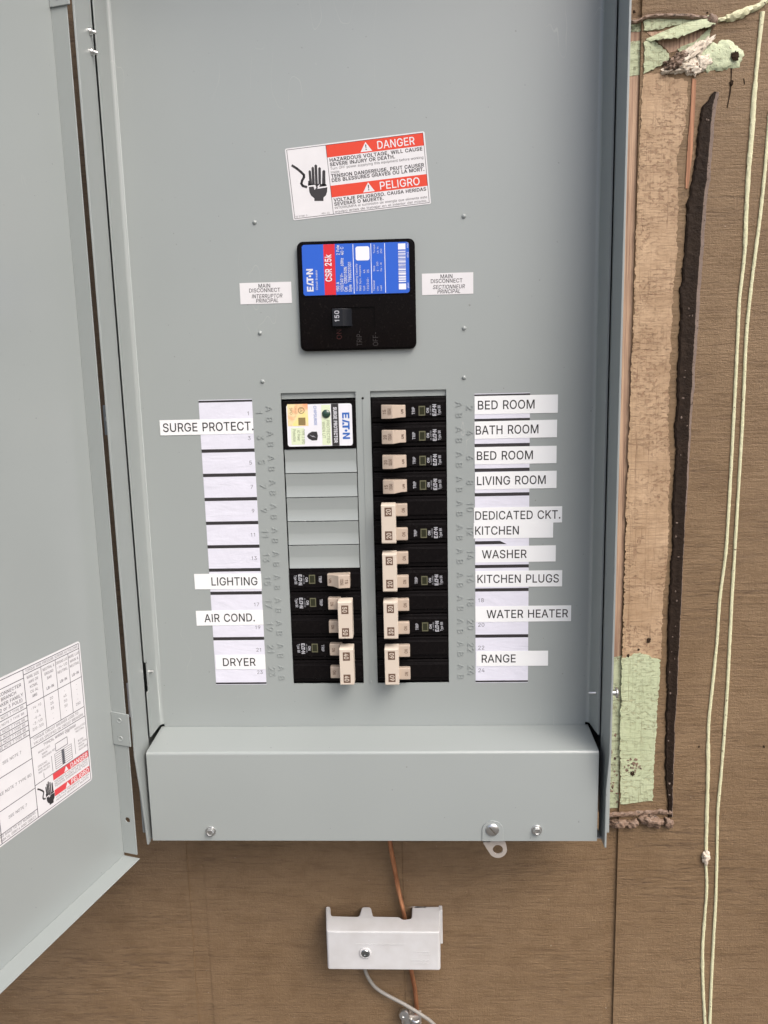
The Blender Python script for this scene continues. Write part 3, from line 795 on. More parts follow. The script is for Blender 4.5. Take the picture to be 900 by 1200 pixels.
def ragged(px, amp, step=1.6, seed=0, base=WALL_Y, spike=0.0, hor=0.0):
    """an outline given in the photograph's pixels, on the wall, with a torn edge"""
    P = [Vector(wpt(u, v, base)) for u, v in px]
    out = []
    for i in range(len(P)):
        a, b = P[i], P[(i + 1) % len(P)]
        L = (b - a).length
        n = max(1, int(L / step))
        d = (b - a) / max(L, 1e-6)
        nn = Vector((d.y, -d.x))
        for k in range(n):
            p = a + (b - a) * (k / n)
            q = Vector((p.x * 0.13, p.y * 0.13, seed * 3.7))
            o = noise.noise(q) * 0.6 + noise.noise(q * 3.1) * 0.5
            if spike:
                o += spike * max(0, noise.noise(Vector((p.x * 0.02, p.y * 0.9, seed))))
            if k == 0:
                o *= 0.3
            out.append(tuple(p + nn * o * amp))
    return out


def patch(name, px, m, amp, seed, t=0.7, base=WALL_Y, label=None, spike=0.0, step=1.6):
    o = MB().prism(ragged(px, amp, step, seed, base, spike), base + 0.05, base - t).build(name, m, wall, angle=30)
    return tag(o, label) if label else o


G = WALL_Y + 3.2
patch('bare_wood_patch', [(753.5, 88), (775, 84), (806, 96), (806, 118), (801, 160), (793, 185), (795, 225), (793, 300), (789, 340), (786, 400),
                          (785, 440), (783, 500), (785, 550), (783, 600), (783, 650), (777, 700), (775, 772), (729.5, 772), (733, 600), (741, 400), (748, 200)],
      BARE, 2.4, 1, 0.5, label='bare tan weathered wood where the brown paint is gone', spike=1.0)
patch('bare_wood_patch', [(736, 86), (753, 86), (749, 220), (741, 400), (733, 600), (727, 772), (711, 772), (718, 600), (727, 400), (731, 220)],
      BARE_GRAIN, 0.3, 2, 0.4, base=G, label='bare grained wood in the bottom of the siding groove')
patch('green_paint_patch', [(728.5, 771), (750, 764), (774, 773), (773, 795), (770, 830), (769, 860), (766, 900), (765, 938), (727, 942), (726, 860)],
      OLD_GREEN, 1.7, 3, 1.0, label='large old pale green paint patch low on the board', spike=1.6)
patch('green_paint_patch', [(706, 772), (730, 768), (728, 860), (724, 946), (700, 948)], OLD_GREEN_WORN, 1.2, 4, 0.8, base=G)
patch('green_paint_patch', [(754, 50), (764, 46), (775, 55), (784, 63), (784, 72), (772, 78), (754, 87)], OLD_GREEN, 1.8, 5, 1.2, spike=1.2)
patch('green_paint_patch', [(734, 50), (754, 47), (753, 88), (732, 90)], OLD_GREEN_WORN, 1.5, 6, 0.8, base=G)
patch('green_paint_patch', [(734, 27), (755, 26), (755, 37), (733, 38)], OLD_GREEN_WORN, 1.0, 8, 0.8, base=G)
patch('green_paint_patch', [(754, 22), (775, 20), (805, 21), (812, 26), (790, 30), (772, 35), (754, 36)], OLD_GREEN_WORN, 1.5, 9, 1.0, spike=0.8)
patch('bare_wood_patch', [(734, 38), (754, 37), (754, 48), (733, 50)], BARE_GRAIN, 0.6, 10, 0.4, base=G)
patch('bare_wood_patch', [(758, 38), (800, 36), (830, 36), (826, 46), (800, 58), (784, 62), (774, 52)], BARE_GRAIN, 1.5, 11, 0.4)
patch('green_paint_patch', [(793, 58), (812, 50), (829, 36), (833, 30), (831, 48), (815, 60), (800, 66)], OLD_GREEN_WORN, 1.3, 12, 1.4, spike=1.0)
patch('split_wood_sliver', [(811, 92), (815.5, 94), (814, 130), (811, 180), (806, 221), (803, 221), (805, 180), (808, 140)], RAW_SPLIT, 0.5, 13, 1.0,
      label='orange sliver of freshly split wood')

# the curl of peeling paint: a strip that lifts away from the wall along its lower edge
cv, cf = [], []
top = [(757, 46), (775, 38), (800, 28), (820, 20), (834, 18)]
for i in range(41):
    t = i / 40 * 4
    k = min(int(t), 3)
    f = t - k
    u = top[k][0] * (1 - f) + top[k + 1][0] * f
    v = top[k][1] * (1 - f) + top[k + 1][1] * f
    wdt = 3 + 13 * min(1, i / 16) - (2 if i > 36 else 0)
    jag = 1.8 * noise.noise(Vector((i * 0.7, 1, 3))) + 1.0 * noise.noise(Vector((i * 2.3, 5, 3)))
    for j in range(5):
        s = j / 4
        x, z = wpt(u + 1.5 * s, v + (wdt + jag * s) * s)
        cv.append((x, WALL_Y - 1.0 - 6.0 * math.sin(s * 1.5) * min(1, i / 10), z))
for i in range(40):
    for j in range(4):
        cf.append((i * 5 + j, i * 5 + j + 1, i * 5 + j + 6, i * 5 + j + 5))
nv = len(cv)
cv2 = [(x, y + 1.1, z) for x, y, z in cv]
cf2 = [tuple(q + nv for q in reversed(f)) for f in cf]
rim = [i * 5 for i in range(41)] + [40 * 5 + j for j in range(1, 5)] + [i * 5 + 4 for i in range(39, -1, -1)] + [j for j in range(3, 0, -1)]
cf3 = [(rim[i], rim[(i + 1) % len(rim)], rim[(i + 1) % len(rim)] + nv, rim[i] + nv) for i in range(len(rim))]
tag(MB().add(cv + cv2, cf + cf2 + cf3).build('peeling_paint_curl', OLD_GREEN, wall), 'curl of pale green paint peeling off the wall')
q = MB()
q.blob((*[at(834, 26, 58)[i] for i in (0,)], 56, wpt(835, 26)[1]), (5, 3, 7), 3, 0.3)
q.build('caulk_lump', BROWN_CAULK, wall)

# ledge of brown caulk across the top, going over into a pale green bead
led = [(733, 27), (745, 26), (757, 21.5), (775, 19.5), (800, 20), (820, 22), (836, 24)]
MB().tube([(wpt(u, v)[0], WALL_Y - 1.2, wpt(u, v)[1]) for u, v in led], 2.2, 10, 1.4, 0.35, 14).build('caulk_bead', BROWN_CAULK, wall)
led = [(837, 24), (850, 22.5), (862, 18.5), (876, 13), (888, 8), (897, 1), (903, -8)]
tag(MB().tube([(wpt(u, v)[0], WALL_Y - 0.6, wpt(u, v)[1]) for u, v in led], [2.2, 3.4, 3.6, 3.0, 2.6, 2.2], 10, 0.9, 0.4, 14).build('caulk_bead', BEAD, wall),
    'pale green bead running off the top corner')
# pale pulp and the green lump with its dark hole
m_ = MB()
for (u, v, rx, rz, ry, rot, sd_) in [(806, 66, 21, 6, 4, 0.62, 1), (822, 56, 13, 4.2, 3.5, 0.75, 2), (800, 80, 20, 4.5, 3.5, 0.12, 6), (812, 80, 8, 7, 3, 0.5, 15), (822, 74, 9, 6, 3, 0.4, 16)]:
    x, z = wpt(u, v)
    m_.blob((x, WALL_Y - 1, z), (rx, ry, rz), sd_, 0.5, 0.3, rot)
tag(m_.build('wood_pulp', PALE_CAULK, wall, angle=60), 'pale torn wood pulp')
m_ = MB()
for (u, v, rx, rz, ry, rot, sd_) in [(788, 76, 9, 5.5, 5, 0.2, 3), (795, 68, 8, 4, 4.5, 0.5, 9)]:
    x, z = wpt(u, v)
    m_.blob((x, WALL_Y - 2.5, z), (rx, ry, rz), sd_, 0.5, 0.32, rot)
m_.build('wood_pulp', BROWN_CAULK, wall, angle=60)
x, z = wpt(846, 66)
m_ = MB().blob((x, WALL_Y + 1, z), (20, 3.6, 15), 4, 0.24, 0.16)
x, z = wpt(829, 68)
m_.blob((x, WALL_Y + 1, z), (13, 3.2, 14), 5, 0.28, 0.16)
tag(m_.build('green_paint_lump', KNOB_GREEN, wall, angle=60), 'rounded lump of old green paint with a dark hole')
m_ = MB()
for (u, v, rx, rz, y, s) in [(860, 67, 3.4, 4.4, 56.9, 1), (857, 97, 2.0, 2.8, 59.4, 2)]:
    x, z = wpt(u, v)
    m_.blob((x, y, z), (rx, 0.7, rz), s, 0.5, 0.5)
m_.build('nail_hole', PIT, wall, angle=60)
patch('wall_crack', [(856, 80), (858, 80), (857.5, 92), (856.5, 108), (852.5, 127), (851.5, 126), (854.5, 108), (856, 92)], PIT, 0.5, 21, 0.25)
patch('wall_crack', [(871, 92), (872, 92), (873, 99), (872, 99)], PIT, 0.3, 22, 0.25)
for (u, v, r, s) in [(760, 750, 3.0, 3), (741, 906, 3.4, 4), (736, 768, 2.0, 5), (748, 761, 1.5, 6), (819, 875, 1.3, 7), (895, 875, 1.6, 9), (744, 12, 1.7, 8), (829, 15, 1.2, 10)]:
    x, z = wpt(u, v)
    MB().blob((x, (G if u < 745 and v < 20 else WALL_Y) - (1.05 if 735 < u < 765 and v > 700 else 0.1), z), (r * 0.75, 0.3, r * 0.9), s, 0.6, 0.9).build('nail_hole', PIT, wall, angle=60)
m_ = MB()
random.seed(5)
for i in range(26):                                  # flakes knocked off round the lower nail
    a, rr = random.random() * 6.3, random.random() ** 0.6 * 11
    x, z = wpt(741, 900)
    m_.blob((x + rr * math.cos(a), WALL_Y - 1.0, z + 3 + rr * 0.8 * math.sin(a)), (0.6 + random.random() * 1.6, 0.35, 0.5 + random.random() * 1.3), i, 0.4, 0.6)
m_.build('scraped_spot', BROWN_CAULK, wall, angle=60)
m_ = MB()
for i in range(34):
    u, v = random.uniform(709, 724), random.uniform(850, 945)
    x, z = wpt(u, v)
    m_.blob((x, G - 0.9, z), (0.5 + random.random() * 1.2, 0.3, 0.6 + random.random() * 1.8), i, 0.4, 0.6)
m_.build('scraped_spot', BROWN_CAULK, wall, angle=60)

# black sealant strip with its rough left lip and greyed right edge
L_ = [(836, 107), (829, 118), (821, 126), (817, 150), (813, 180), (811, 200), (803.5, 235), (801, 262), (799, 300), (794, 340), (795, 370), (792, 420), (791, 470), (788.5, 500), (789, 545), (786, 590), (785.5, 640),
      (782, 700), (780.5, 750), (779.5, 800), (779, 850), (778, 905), (781, 935), (783, 957)]
R_ = [(839, 108), (836, 125), (834, 160), (830.5, 200), (825.5, 250), (822, 300), (815.5, 400), (809.5, 500), (804.8, 600), (802, 650), (800, 700), (797.5, 750), (795, 800), (792, 850), (790, 900), (788, 958)]


def lerp_line(line, v):
    for (u0, v0), (u1, v1) in zip(line, line[1:]):
        if v0 <= v <= v1:
            return u0 + (u1 - u0) * (v - v0) / max(v1 - v0, 1e-6)
    return line[0][0] if v < line[0][1] else line[-1][0]


sv, se = [], []
N_ = 330
for i in range(N_):
    v = 108 + (957 - 108) * i / (N_ - 1)
    ul, ur = lerp_line(L_, v), lerp_line(R_, v)
    ul += 1.6 * noise.noise(Vector((v * 0.09, 0, 1))) + 2.2 * abs(noise.noise(Vector((v * 0.21, 4, 1)))) - 0.6 + 1.2 * noise.noise(Vector((v * 0.6, 7, 1)))
    ur -= 0.12 * (ur - ul)
    ul += 0.10 * (ur - ul) * (1 + noise.noise(Vector((v * 0.035, 6, 2))))
    ur += 1.1 * noise.noise(Vector((v * 0.05, 9, 1))) + 0.6 * noise.noise(Vector((v * 0.3, 9, 4)))
    if v < 135:
        ul += 2.6 * noise.noise(Vector((v * 0.2, 1, 8)))
    ur = max(ur, ul + 2)
    lip = 1.6 * abs(noise.noise(Vector((v * 0.17, 3, 6))))
    for s, y in ((0, 0.2), (0.04, -1.5 - lip), (0.16, -2.2 - lip), (0.27, -1.1), (0.62, -1.2), (0.84, -1.7), (1.0, -1.5)):
        x, z = wpt(ul + (ur - ul) * s, v)
        sv.append((x, WALL_Y + y + 0.25 * noise.noise(Vector((x * 0.3, s * 9, z * 0.3))), z))
    ew = 5.0 * min(1, max(0.45, (760 - v) / 400)) + 1.0 * noise.noise(Vector((v * 0.06, 2, 7)))
    for s, y in ((0.0, -1.5), (0.35, -1.0), (1.0, 0.1)):
        x, z = wpt(ur + ew * s * (0.5 if v > 600 else 1), v)
        se.append((x, WALL_Y + y, z))
fs = [(i * 7 + j, i * 7 + j + 1, i * 7 + j + 8, i * 7 + j + 7) for i in range(N_ - 1) for j in range(6)]
tag(MB().add(sv, fs).build('sealant_strip', SEALANT, wall, angle=50), 'thick black sealant strip running down the wall')
fs = [(i * 3 + j, i * 3 + j + 1, i * 3 + j + 4, i * 3 + j + 3) for i in range(N_ - 1) for j in range(2)]
MB().add(se, fs).build('sealant_edge', SEAL_EDGE, wall, angle=50)
m_ = MB()
for i in range(28):                                   # grit on the sealant
    v = random.uniform(130, 940)
    u = lerp_line(L_, v) + random.uniform(0.25, 0.8) * (lerp_line(R_, v) - lerp_line(L_, v))
    x, z = wpt(u, v)
    m_.blob((x, WALL_Y - 1.3, z), (0.4 + random.random() * 0.9, 0.6, 0.4 + random.random() * 1.1), i, 0.4, 0.7)
tag(m_.build('grit', SEAL_EDGE, wall, angle=60), kind='stuff')

# brown lumps where the strip turns back under the patch
for (u, v, rx, rz, ry, rot, sd_, m) in [(724, 963, 11, 5, 7, 0.1, 11, 0), (741, 963, 7, 4.5, 7, 0.3, 12, 0), (763, 961, 14, 7, 8, -0.2, 13, 1), (783, 963, 5, 7, 5, 0.4, 14, 1)]:
    x, z = wpt(u, v)
    MB().blob((x, WALL_Y - 3, z), (rx, ry * 0.8, rz), sd_, 0.4, 0.16, rot).build('caulk_lump', BROWN_CAULK, wall, angle=60)
led = [(708, 956), (722, 954), (745, 953), (768, 951), (787, 952)]
MB().tube([(wpt(u, v)[0], WALL_Y - 0.5, wpt(u, v)[1]) for u, v in led], 2.8, 10, 0.7, 0.5, 20).build('caulk_bead', BROWN_CAULK, wall)

# two long wavering beads of old paint
BL = [(893, 14), (889, 55), (884.5, 100), (881, 150), (877, 200), (874.3, 250), (872, 300), (866.5, 350), (864, 400), (859, 500), (853.5, 600), (850, 650), (843.5, 700), (840, 750),
      (835, 800), (830.5, 850), (829.5, 900), (828.3, 950), (827.5, 990), (826.5, 1005), (828, 1040), (825.5, 1075), (823, 1110), (823.5, 1150), (826, 1200), (827, 1225)]
BR = [(902, 130), (899, 165), (896, 200), (891, 250), (884.5, 300), (879.5, 340), (874, 400), (869.5, 500), (863.5, 600), (860.5, 650), (857.5, 700), (855, 750), (852.5, 800), (849.5, 850),
      (845, 905), (841, 950), (840, 1000), (838.5, 1050), (836, 1100), (833.5, 1150), (831.5, 1200), (830, 1225)]
for line, r, lab in ((BL, [2.0, 2.6, 2.2, 1.7, 1.7, 1.7, 1.7, 1.8, 2.1, 1.9, 1.7, 2.0, 1.8], 'longer left bead of pale yellow-green paint down the wall'),
                     (BR, 1.75, 'shorter right bead of pale yellow-green paint down the wall')):
    tag(MB().tube([(wpt(u, v)[0] + 0.5 * noise.noise(Vector((v * 0.05, 0, 0))), WALL_Y - 0.7, wpt(u, v)[1]) for u, v in line], r, 10, 0.6, 0.2, 20).build('caulk_bead', BEAD, wall), lab)
x, z = wpt(826.5, 1003)
MB().blob((x, WALL_Y - 1.5, z), (4.2, 4, 9), 31, 0.35, 0.3).build('caulk_lump', PALE_CAULK, wall, angle=60)

# ================================================================== the electrical panel
XL, XR = -271.7, 205.5              # inner faces of the side walls
ZB, ZT = -155.0, 800.0
panel = thing('electrical_panel', 'open grey steel electrical panel mounted on the brown siding wall', 'electrical panel', (-33, 59.5, ZB))
b = MB()
b.box(XL, XR, 57.5, 59.4, ZB, ZT)
b.box(XL, XR, -44, 57.3, ZB - 1.8, ZB)
b.box(XL - 1.8, XR + 1.8, -72, 59.4, ZT, ZT + 2)
enclosure = b.build('enclosure', GREY, panel)
for xi, s, yt, yb in ((XL, -1, -70, -54), (XR, 1, -68, -58)):
    w_ = MB().prism([(-33.5, ZB - 1.7), (yb, ZB - 3), (yb - 8 * (yt < -69), -95), (yt, -50), (yt, ZT - 0.2), (-33.5, ZT - 0.2)], min(xi, xi + s * 2), max(xi, xi + s * 2), 'x')
    xo = xi + s * (12 if s < 0 else 9)
    w_.box(min(xi, xo), max(xi, xo), -33.4, -31.8, ZB - 1.7, ZT - 0.2)
    w_.box(min(xo, xo + s * 1.8), max(xo, xo + s * 1.8), -33.4, 59.2, ZB - 1.7, ZT - 0.2)
    w_.build('side_wall', GREY, enclosure, 0.4)
# added near-black sheet standing in for the shade inside the box, behind the slots
MB().box(XL - 11, XR + 8, 50, 57, ZB + 1, ZT - 1).build('interior_shade_sheet', DARKGAP, enclosure)


def screw_head(mb, o, d, r, kind='hex'):
    o, d = Vector(o), Vector(d).normalized()
    if kind == 'hex':
        mb.lathe([(r * 1.22, 0), (r * 1.25, 0.7), (r * 1.0, 1.1)], o, d, 24)
        mb.lathe([(r * 0.98, 1.0), (r * 0.98, 3.6), (r * 0.86, 4.3), (r * 0.62, 4.3), (r * 0.56, 3.7), (r * 0.2, 3.7)], o, d, 6, 0.3)
    else:
        mb.lathe([(r * 1.0, 0), (r * 1.02, 1.0), (r * 0.86, 2.0), (r * 0.45, 2.5), (0.2, 2.6)], o, d, 24)


for z, y in ((640.6, -39.8), (623.5, -39.6)):
    m_ = MB()
    screw_head(m_, (XL, y, z), (1, 0, -0.1), 3.3, 'pan')
    m_.lathe([(1.7, 0), (1.7, 3.2), (0.7, 4.4)], (XL + 2, y, z), (1, 0, -0.35), 12)
    m_.build('screw', ZINC, enclosure, angle=40)
m_ = MB()
screw_head(m_, (XL, -21.6, 22.4), (1, 0, 0), 2.2, 'pan')
m_.lathe([(1.7, 0), (1.7, 6.5), (0.8, 7.5)], (XL, -21.6, 22.4), (1, 0, 0), 14)
m_.build('screw', ZINC, enclosure, angle=40)
m_ = MB()
m_.lathe([(1.6, 0), (1.6, 10), (0.8, 11)], (XR, -20.3, -5.5), (-1, 0, 0), 14)
m_.lathe([(2.4, 0), (2.4, 9)], (XR + 9, -20.3, -5.5), (1, 0, 0), 14)
screw_head(m_, (XR + 17.5, -20.3, -5.5), (1, 0, 0), 5.6, 'pan')
m_.build('screw', ZINC, enclosure, angle=40)
# brackets outside the left wall, seen in the gap beside the door
o_ = MB().box(XL - 24, XL - 13.9, -22, -20, 274, 304).build('mounting_bracket', GREY, enclosure, 0.6)
m_ = MB()
screw_head(m_, (XL - 18, -22, 290), (0, -1, 0), 4.0, 'pan')
m_.build('screw', ZINC, enclosure, angle=40)
MB().box(XL - 24, XL - 13.9, -20, -18.5, -30, 9).build('hinge_strap', mat('pale_zinc_strap', (0.60, 0.60, 0.60), 0.4, 0.6), enclosure, 0.8)

# ---- the dead front: a shallow tray with two breaker windows and a hole for the main breaker
WL, WR = (-118.8, -42.2), (-27.2, 50.0)
WZ0, WZ1 = -1.2, 311.6
BX0, BX1, BZ0 = -264.5, 196.2, -50.3
loops = [[(BX0, BZ0), (BX1, BZ0), (BX1, ZT - 2), (BX0, ZT - 2)],
         [(WL[0], WZ0), (WL[1], WZ0), (WL[1], WZ1), (WL[0], WZ1)],
         [(WR[0], WZ0), (WR[1], WZ0), (WR[1], WZ1), (WR[0], WZ1)],
         [(-93, 355), (18, 355), (18, 455), (-93, 455)]]
d_ = MB().holed(loops, 0.0, 1.5)


def side_profile(x_in, x_bend, x_tip, y_tip, r):
    s = 1 if x_bend > x_in else -1
    p = [(x_in, 0.0)]
    for i in range(9):
        t = math.radians(90 * i / 8)
        p.append((x_bend - s * r + s * r * math.sin(t), -r + r * math.cos(t)))
    p.append((x_tip, y_tip))
    return p


pl = side_profile(BX0, -268.8, -268.9, -31.0, 4.2)
pr = side_profile(BX1, 200.3, 202.9, -31.0, 4.0)
zf = -47.0
pn = side_profile(BX0, -268.8, -269.1, -26.0, 4.2)          # notched where the side screw passes
d_.sheet(pl, -1.5, zf, 3.0, 'z')
d_.sheet(pn, -1.5, 3.0, 36.0, 'z')
d_.sheet(pl, -1.5, 36.0, ZT - 2, 'z')
d_.sheet([(x, y) for x, y in pr], 1.5, zf, ZT - 2, 'z')
# small raised dimples
for x, z in ((-136.9, 478.7), (68.9, 478.0), (-136.9, 372.1), (68.5, 371.4), (-136.8, 323.9), (68.1, 322.9)):
    d_.lathe([(2.3, 0.2), (2.0, -0.7), (1.2, -1.5), (0.3, -1.75)], (x, 0, z), (0, 1, 0), 16)
# pressed seam between the two breaker columns
d_.box(-35.4, -34.3, -0.55, 0.5, 1.5, 303)
d_.lathe([(1.5, 0.2), (1.3, -0.9), (0.3, -1.2)], (-34.8, 0, 0.6), (0, 1, 0), 12)
deadfront = d_.build('deadfront', GREY, panel)
# lips of the window cut-outs, set back a little
for w in (WL, WR):
    MB().box(w[0] + 0.2, w[1] - 0.2, 2.6, 4.0, 305.4, WZ1 + 3).build('window_lip', GREY, deadfront)
m_ = MB().lathe([(1.2, 0.3), (1.2, -0.35)], (-34.9, 0, 304.6), (0, 1, 0), 12)
m_.build('seam_hole', DARKGAP, deadfront)

# stamped row numbers and letters
e_ = MB()
for row in range(12):
    zc = (11.5 - row) * 25.4
    for x, n in ((-145.0, 2 * row + 1), (70.3, 2 * row + 2)):
        text(e_, str(n), x, zc + 0.5, 6.8, -0.02, align='c', rot=DOWN, depth=0.65)
    for x in (-134.6, 59.6):
        text(e_, 'A', x, zc + 4.3, 6.5, -0.02, align='c', rot=DOWN, depth=0.65)
        text(e_, 'B', x, zc - 6.6, 6.5, -0.02, align='c', rot=DOWN, depth=0.65)
e_.build('stamped_lettering', GREY, deadfront, angle=50)

# knock-out plates that close the five unused spaces of the left column
for row in range(2, 7):
    zt = (12 - row) * 25.4 - 0.4
    zb = zt - 24.7
    pts = [(-0.1, zt), (1.5, zt - 12.2), (1.5, zt - 12.8), (0.5, zb + 1.2), (0.2, zb + 0.5), (0.5, zb), (5, zb), (5, zt)]
    MB().prism(pts, WL[0] + 1.2, WL[1] - 0.9, 'x').build('knockout_plate', GREY, deadfront, 0.25)

# ---- lower cover, folded out of the same sheet
p_ = [(1.4, -50.4), (-2.0, -50.6)]
R0 = 3.4
for i in range(9):
    t = math.radians(88 * i / 8)
    p_.append((-51 + R0 - R0 * math.sin(t), -55.0 - R0 + R0 * math.cos(t)))
p_.append((-51.0, ZB))
cover = MB().sheet(p_, 1.5, -268.2, 199.4, 'x').build('lower_cover', GREY, panel)
for x, z in ((-205.3, -144.1), (137.3, -142.4)):
    m_ = MB()
    screw_head(m_, (x, -51.1, z), (0, -1, 0.04), 4.4)
    m_.build('cover_screw', ZINC, cover, 0.25, angle=40)
# the hasp that comes through the cover, with its slotted screw
tab = MB()
arc = [(91.6 + 10.9 * math.cos(math.radians(a)), -142.5 + 10.9 * math.sin(math.radians(a))) for a in range(0, 181, 12)]
tab.prism([(102.5, ZB + 0.3)] + arc + [(80.7, ZB + 0.3)], -52.1, -51.1)
tab.build('hasp_plate', GREY, cover, 0.4)
m_ = MB()
screw_head(m_, (91.3, -52.2, -141.4), (0, -1, 0), 6.6, 'pan')
hs = m_.build('slotted_screw', ZINC, cover, angle=40)
sl = MB()
c45, s45 = math.cos(-0.9), math.sin(-0.9)
sl.prism([(91.3 + a * c45 - b * s45, -141.4 + a * s45 + b * c45) for a, b in ((-5.2, -0.75), (5.2, -0.75), (5.2, 0.75), (-5.2, 0.75))], -53.4, -54.95)
sl.build('screw_slot', mat('slot_shadow_metal', (0.16, 0.15, 0.13), 0.5, 0.7), cover)
h0 = [(89.2, -153.0), (105.6, -153.0)]
hole = circle(97.6, -168.2, 5.3, 24)
outer = [(90.0, -152.5), (103.8, -152.5)]
for a in range(10, -150, -12):
    outer.append((97.6 + 9.6 * math.cos(math.radians(a)), -168.2 + 9.6 * math.sin(math.radians(a))))
outer += [(82.2, -160.8), (82.6, -159.6), (89.6, -159.9)]
MB().holed([outer, hole], -46.0, -44.2).build('padlock_hasp', STEEL, cover, 0.35)

# ---- the door, swung open to the left, hinged just outside the left wall
DA = Vector((-293.2, -69.1, -160.0))
DD = Vector((-0.2714, -0.9625, 0.0)).normalized()        # along the door, away from the hinge
DM = Vector((0.9625, -0.2714, 0.0)).normalized()         # out of the door's inner face
DW, DH = 430.0, 965.0


def dr(s, m, z):
    """a point of the door: s away from the hinge, m out of its inner face, z up from its bottom"""
    return DA + DD * s + DM * m + Vector((0, 0, z))


def dbox(mb, s0, s1, m0, m1, z0, z1):
    v = [dr(s, m, z) for s in (s0, s1) for m in (m0, m1) for z in (z0, z1)]
    return mb.add(v, [(0, 1, 3, 2), (4, 6, 7, 5), (0, 4, 5, 1), (2, 3, 7, 6), (0, 2, 6, 4), (1, 5, 7, 3)])


b = MB()
dbox(b, -1.2, DW, -1.4, 0, -1.2, DH)
dbox(b, 0, DW, 0.02, 19.6, -1.2, 0)
dbox(b, DW - 1.2, DW, 0.02, 19.6, 0.02, DH)
dbox(b, 0, DW, 0.02, 19.6, DH - 1.2, DH)
door = b.build('door', GREY, panel, 0.4)
# hinge-side flange with a round hole
fl = [[(0.02, 3.0), (16.6, 3.0), (16.6, DH - 2), (0.02, DH - 2)], circle(8.4, 41.0, 2.9, 20)]
q = MB()
q.holed(fl, -1.2, 0.0, lambda x, y, z: tuple(dr(y, x, z)))
q.build('hinge_flange', GREY, door, 0.3)
for z0 in (122.8, 806.5):
    hb = MB()
    hb.add([dr(s, m, z) for s in (0.1, 1.6) for m, z in ((0.3, z0 + 1.5), (20.8, z0 + 1.0), (20.8, z0 + 35.2), (0.3, z0 + 36.5))],
           [(0, 1, 2, 3), (7, 6, 5, 4), (0, 4, 5, 1), (1, 5, 6, 2), (2, 6, 7, 3), (3, 7, 4, 0)])
    hp = hb.build('hinge_plate', GREY, door, 0.4)
    for dz in (8.5, 28.0):
        c = dr(1.5, 9.6, z0 + dz)
        MB().lathe([(2.9, 0), (2.5, 0.5), (1.9, 0.15), (0.6, 0.1)], c, DD, 18).build('rivet', GREY, door, angle=60)

# ================================================================== main breaker
MX, MZ = -37.2, 405.3
mb_ = thing('main_breaker', 'large black main breaker with a blue and red rating label', 'circuit breaker', (MX, 0, MZ))
b = MB()
b.prism(rounded(-95.6, 20.7, 352.6, 458.2, 6), 40, -4.6)
b.prism(rounded(-93.6, 18.9, 405.4, 456.6, 5), -4.0, -5.6)
housing = b.build('housing', BLACK_GLOSS, mb_, 1.2, 3)
sk = [(-63.4, 374.6), (-20.5, 374.6), (-20.5, 394.0), (-63.4, 394.0)]
lo = rounded(-93.6, 18.9, 354.4, 404.9, 5)
b = MB().holed([lo, sk], -3.4, -6.0)
b.build('lower_plate', BLACK_GLOSS, mb_, 0.3, 2)
MB().rect(-63.2, -20.7, 374.8, 393.8, -4.66).build('toggle_slot', BLACK_GLOSS, mb_)
tg = MB().prism([(-2, -62.6), (-11.5, -62.2), (-12.2, -51.6), (-7, -44), (-2, -42)], 375.8, 393.0, 'z')
tg.v = [(y, x, z) for x, y, z in tg.v]
tog = tg.build('toggle', CHARCOAL, mb_, 0.8, 2)
text(MB(), '150', -55.2, 379.6, 4.4, -12.3, rot=UP, bold=8).build('lettering', BREAKER_INK, tog)
MB().prism(rounded(-90.5, 14.8, 406.6, 454.9, 2.6), -5.5, -5.85).build('rating_label', BLUE, mb_)
MB().rect(-69.2, -58.0, 406.7, 454.8, -5.95).build('red_band', CRIMSON, mb_)
t = MB()


def lab(u, v):
    p = at(u, v, -5.9)
    return p.x, p.z


yy = -6.02
# maker's mark: E, a bar-less A, T, dot, N reading upwards


def eaton(mb, x, z, h, w, y, rot, ):
    """the maker's mark, drawn: E, an A made of two strokes and a small triangle, T, dot, N; reading along rot, cap height h, length w"""
    u = w / 100.0
    c, s = math.cos(rot), math.sin(rot)

    def pl_(pts):
        mb.flat([(x + a * u * c - bb * h * s, z + a * u * s + bb * h * c) for a, bb in pts], y)
    for p in ([(0, 0), (7, 0), (7, 1), (0, 1)], [(7, 0), (22, 0), (22, .22), (7, .22)], [(7, .40), (20, .40), (20, .60), (7, .60)], [(7, .78), (22, .78), (22, 1), (7, 1)],
              [(25, 0), (33, 0), (40, 1), (34, 1)], [(36, 0), (47, 0), (44, .26), (38, .26)],
              [(40, 1), (64, 1), (64, .78), (40, .78)], [(49, 0), (57, 0), (57, .78), (49, .78)],
              [(76, 0), (83, 0), (83, 1), (76, 1)], [(93, 0), (100, 0), (100, 1), (93, 1)], [(83, 1), (83, .66), (93, 0), (93, .34)]):
        pl_(p)
    pl_([(68 + 4.5 * math.cos(k * 0.5236), .48 + .19 * math.sin(k * 0.5236)) for k in range(12)])


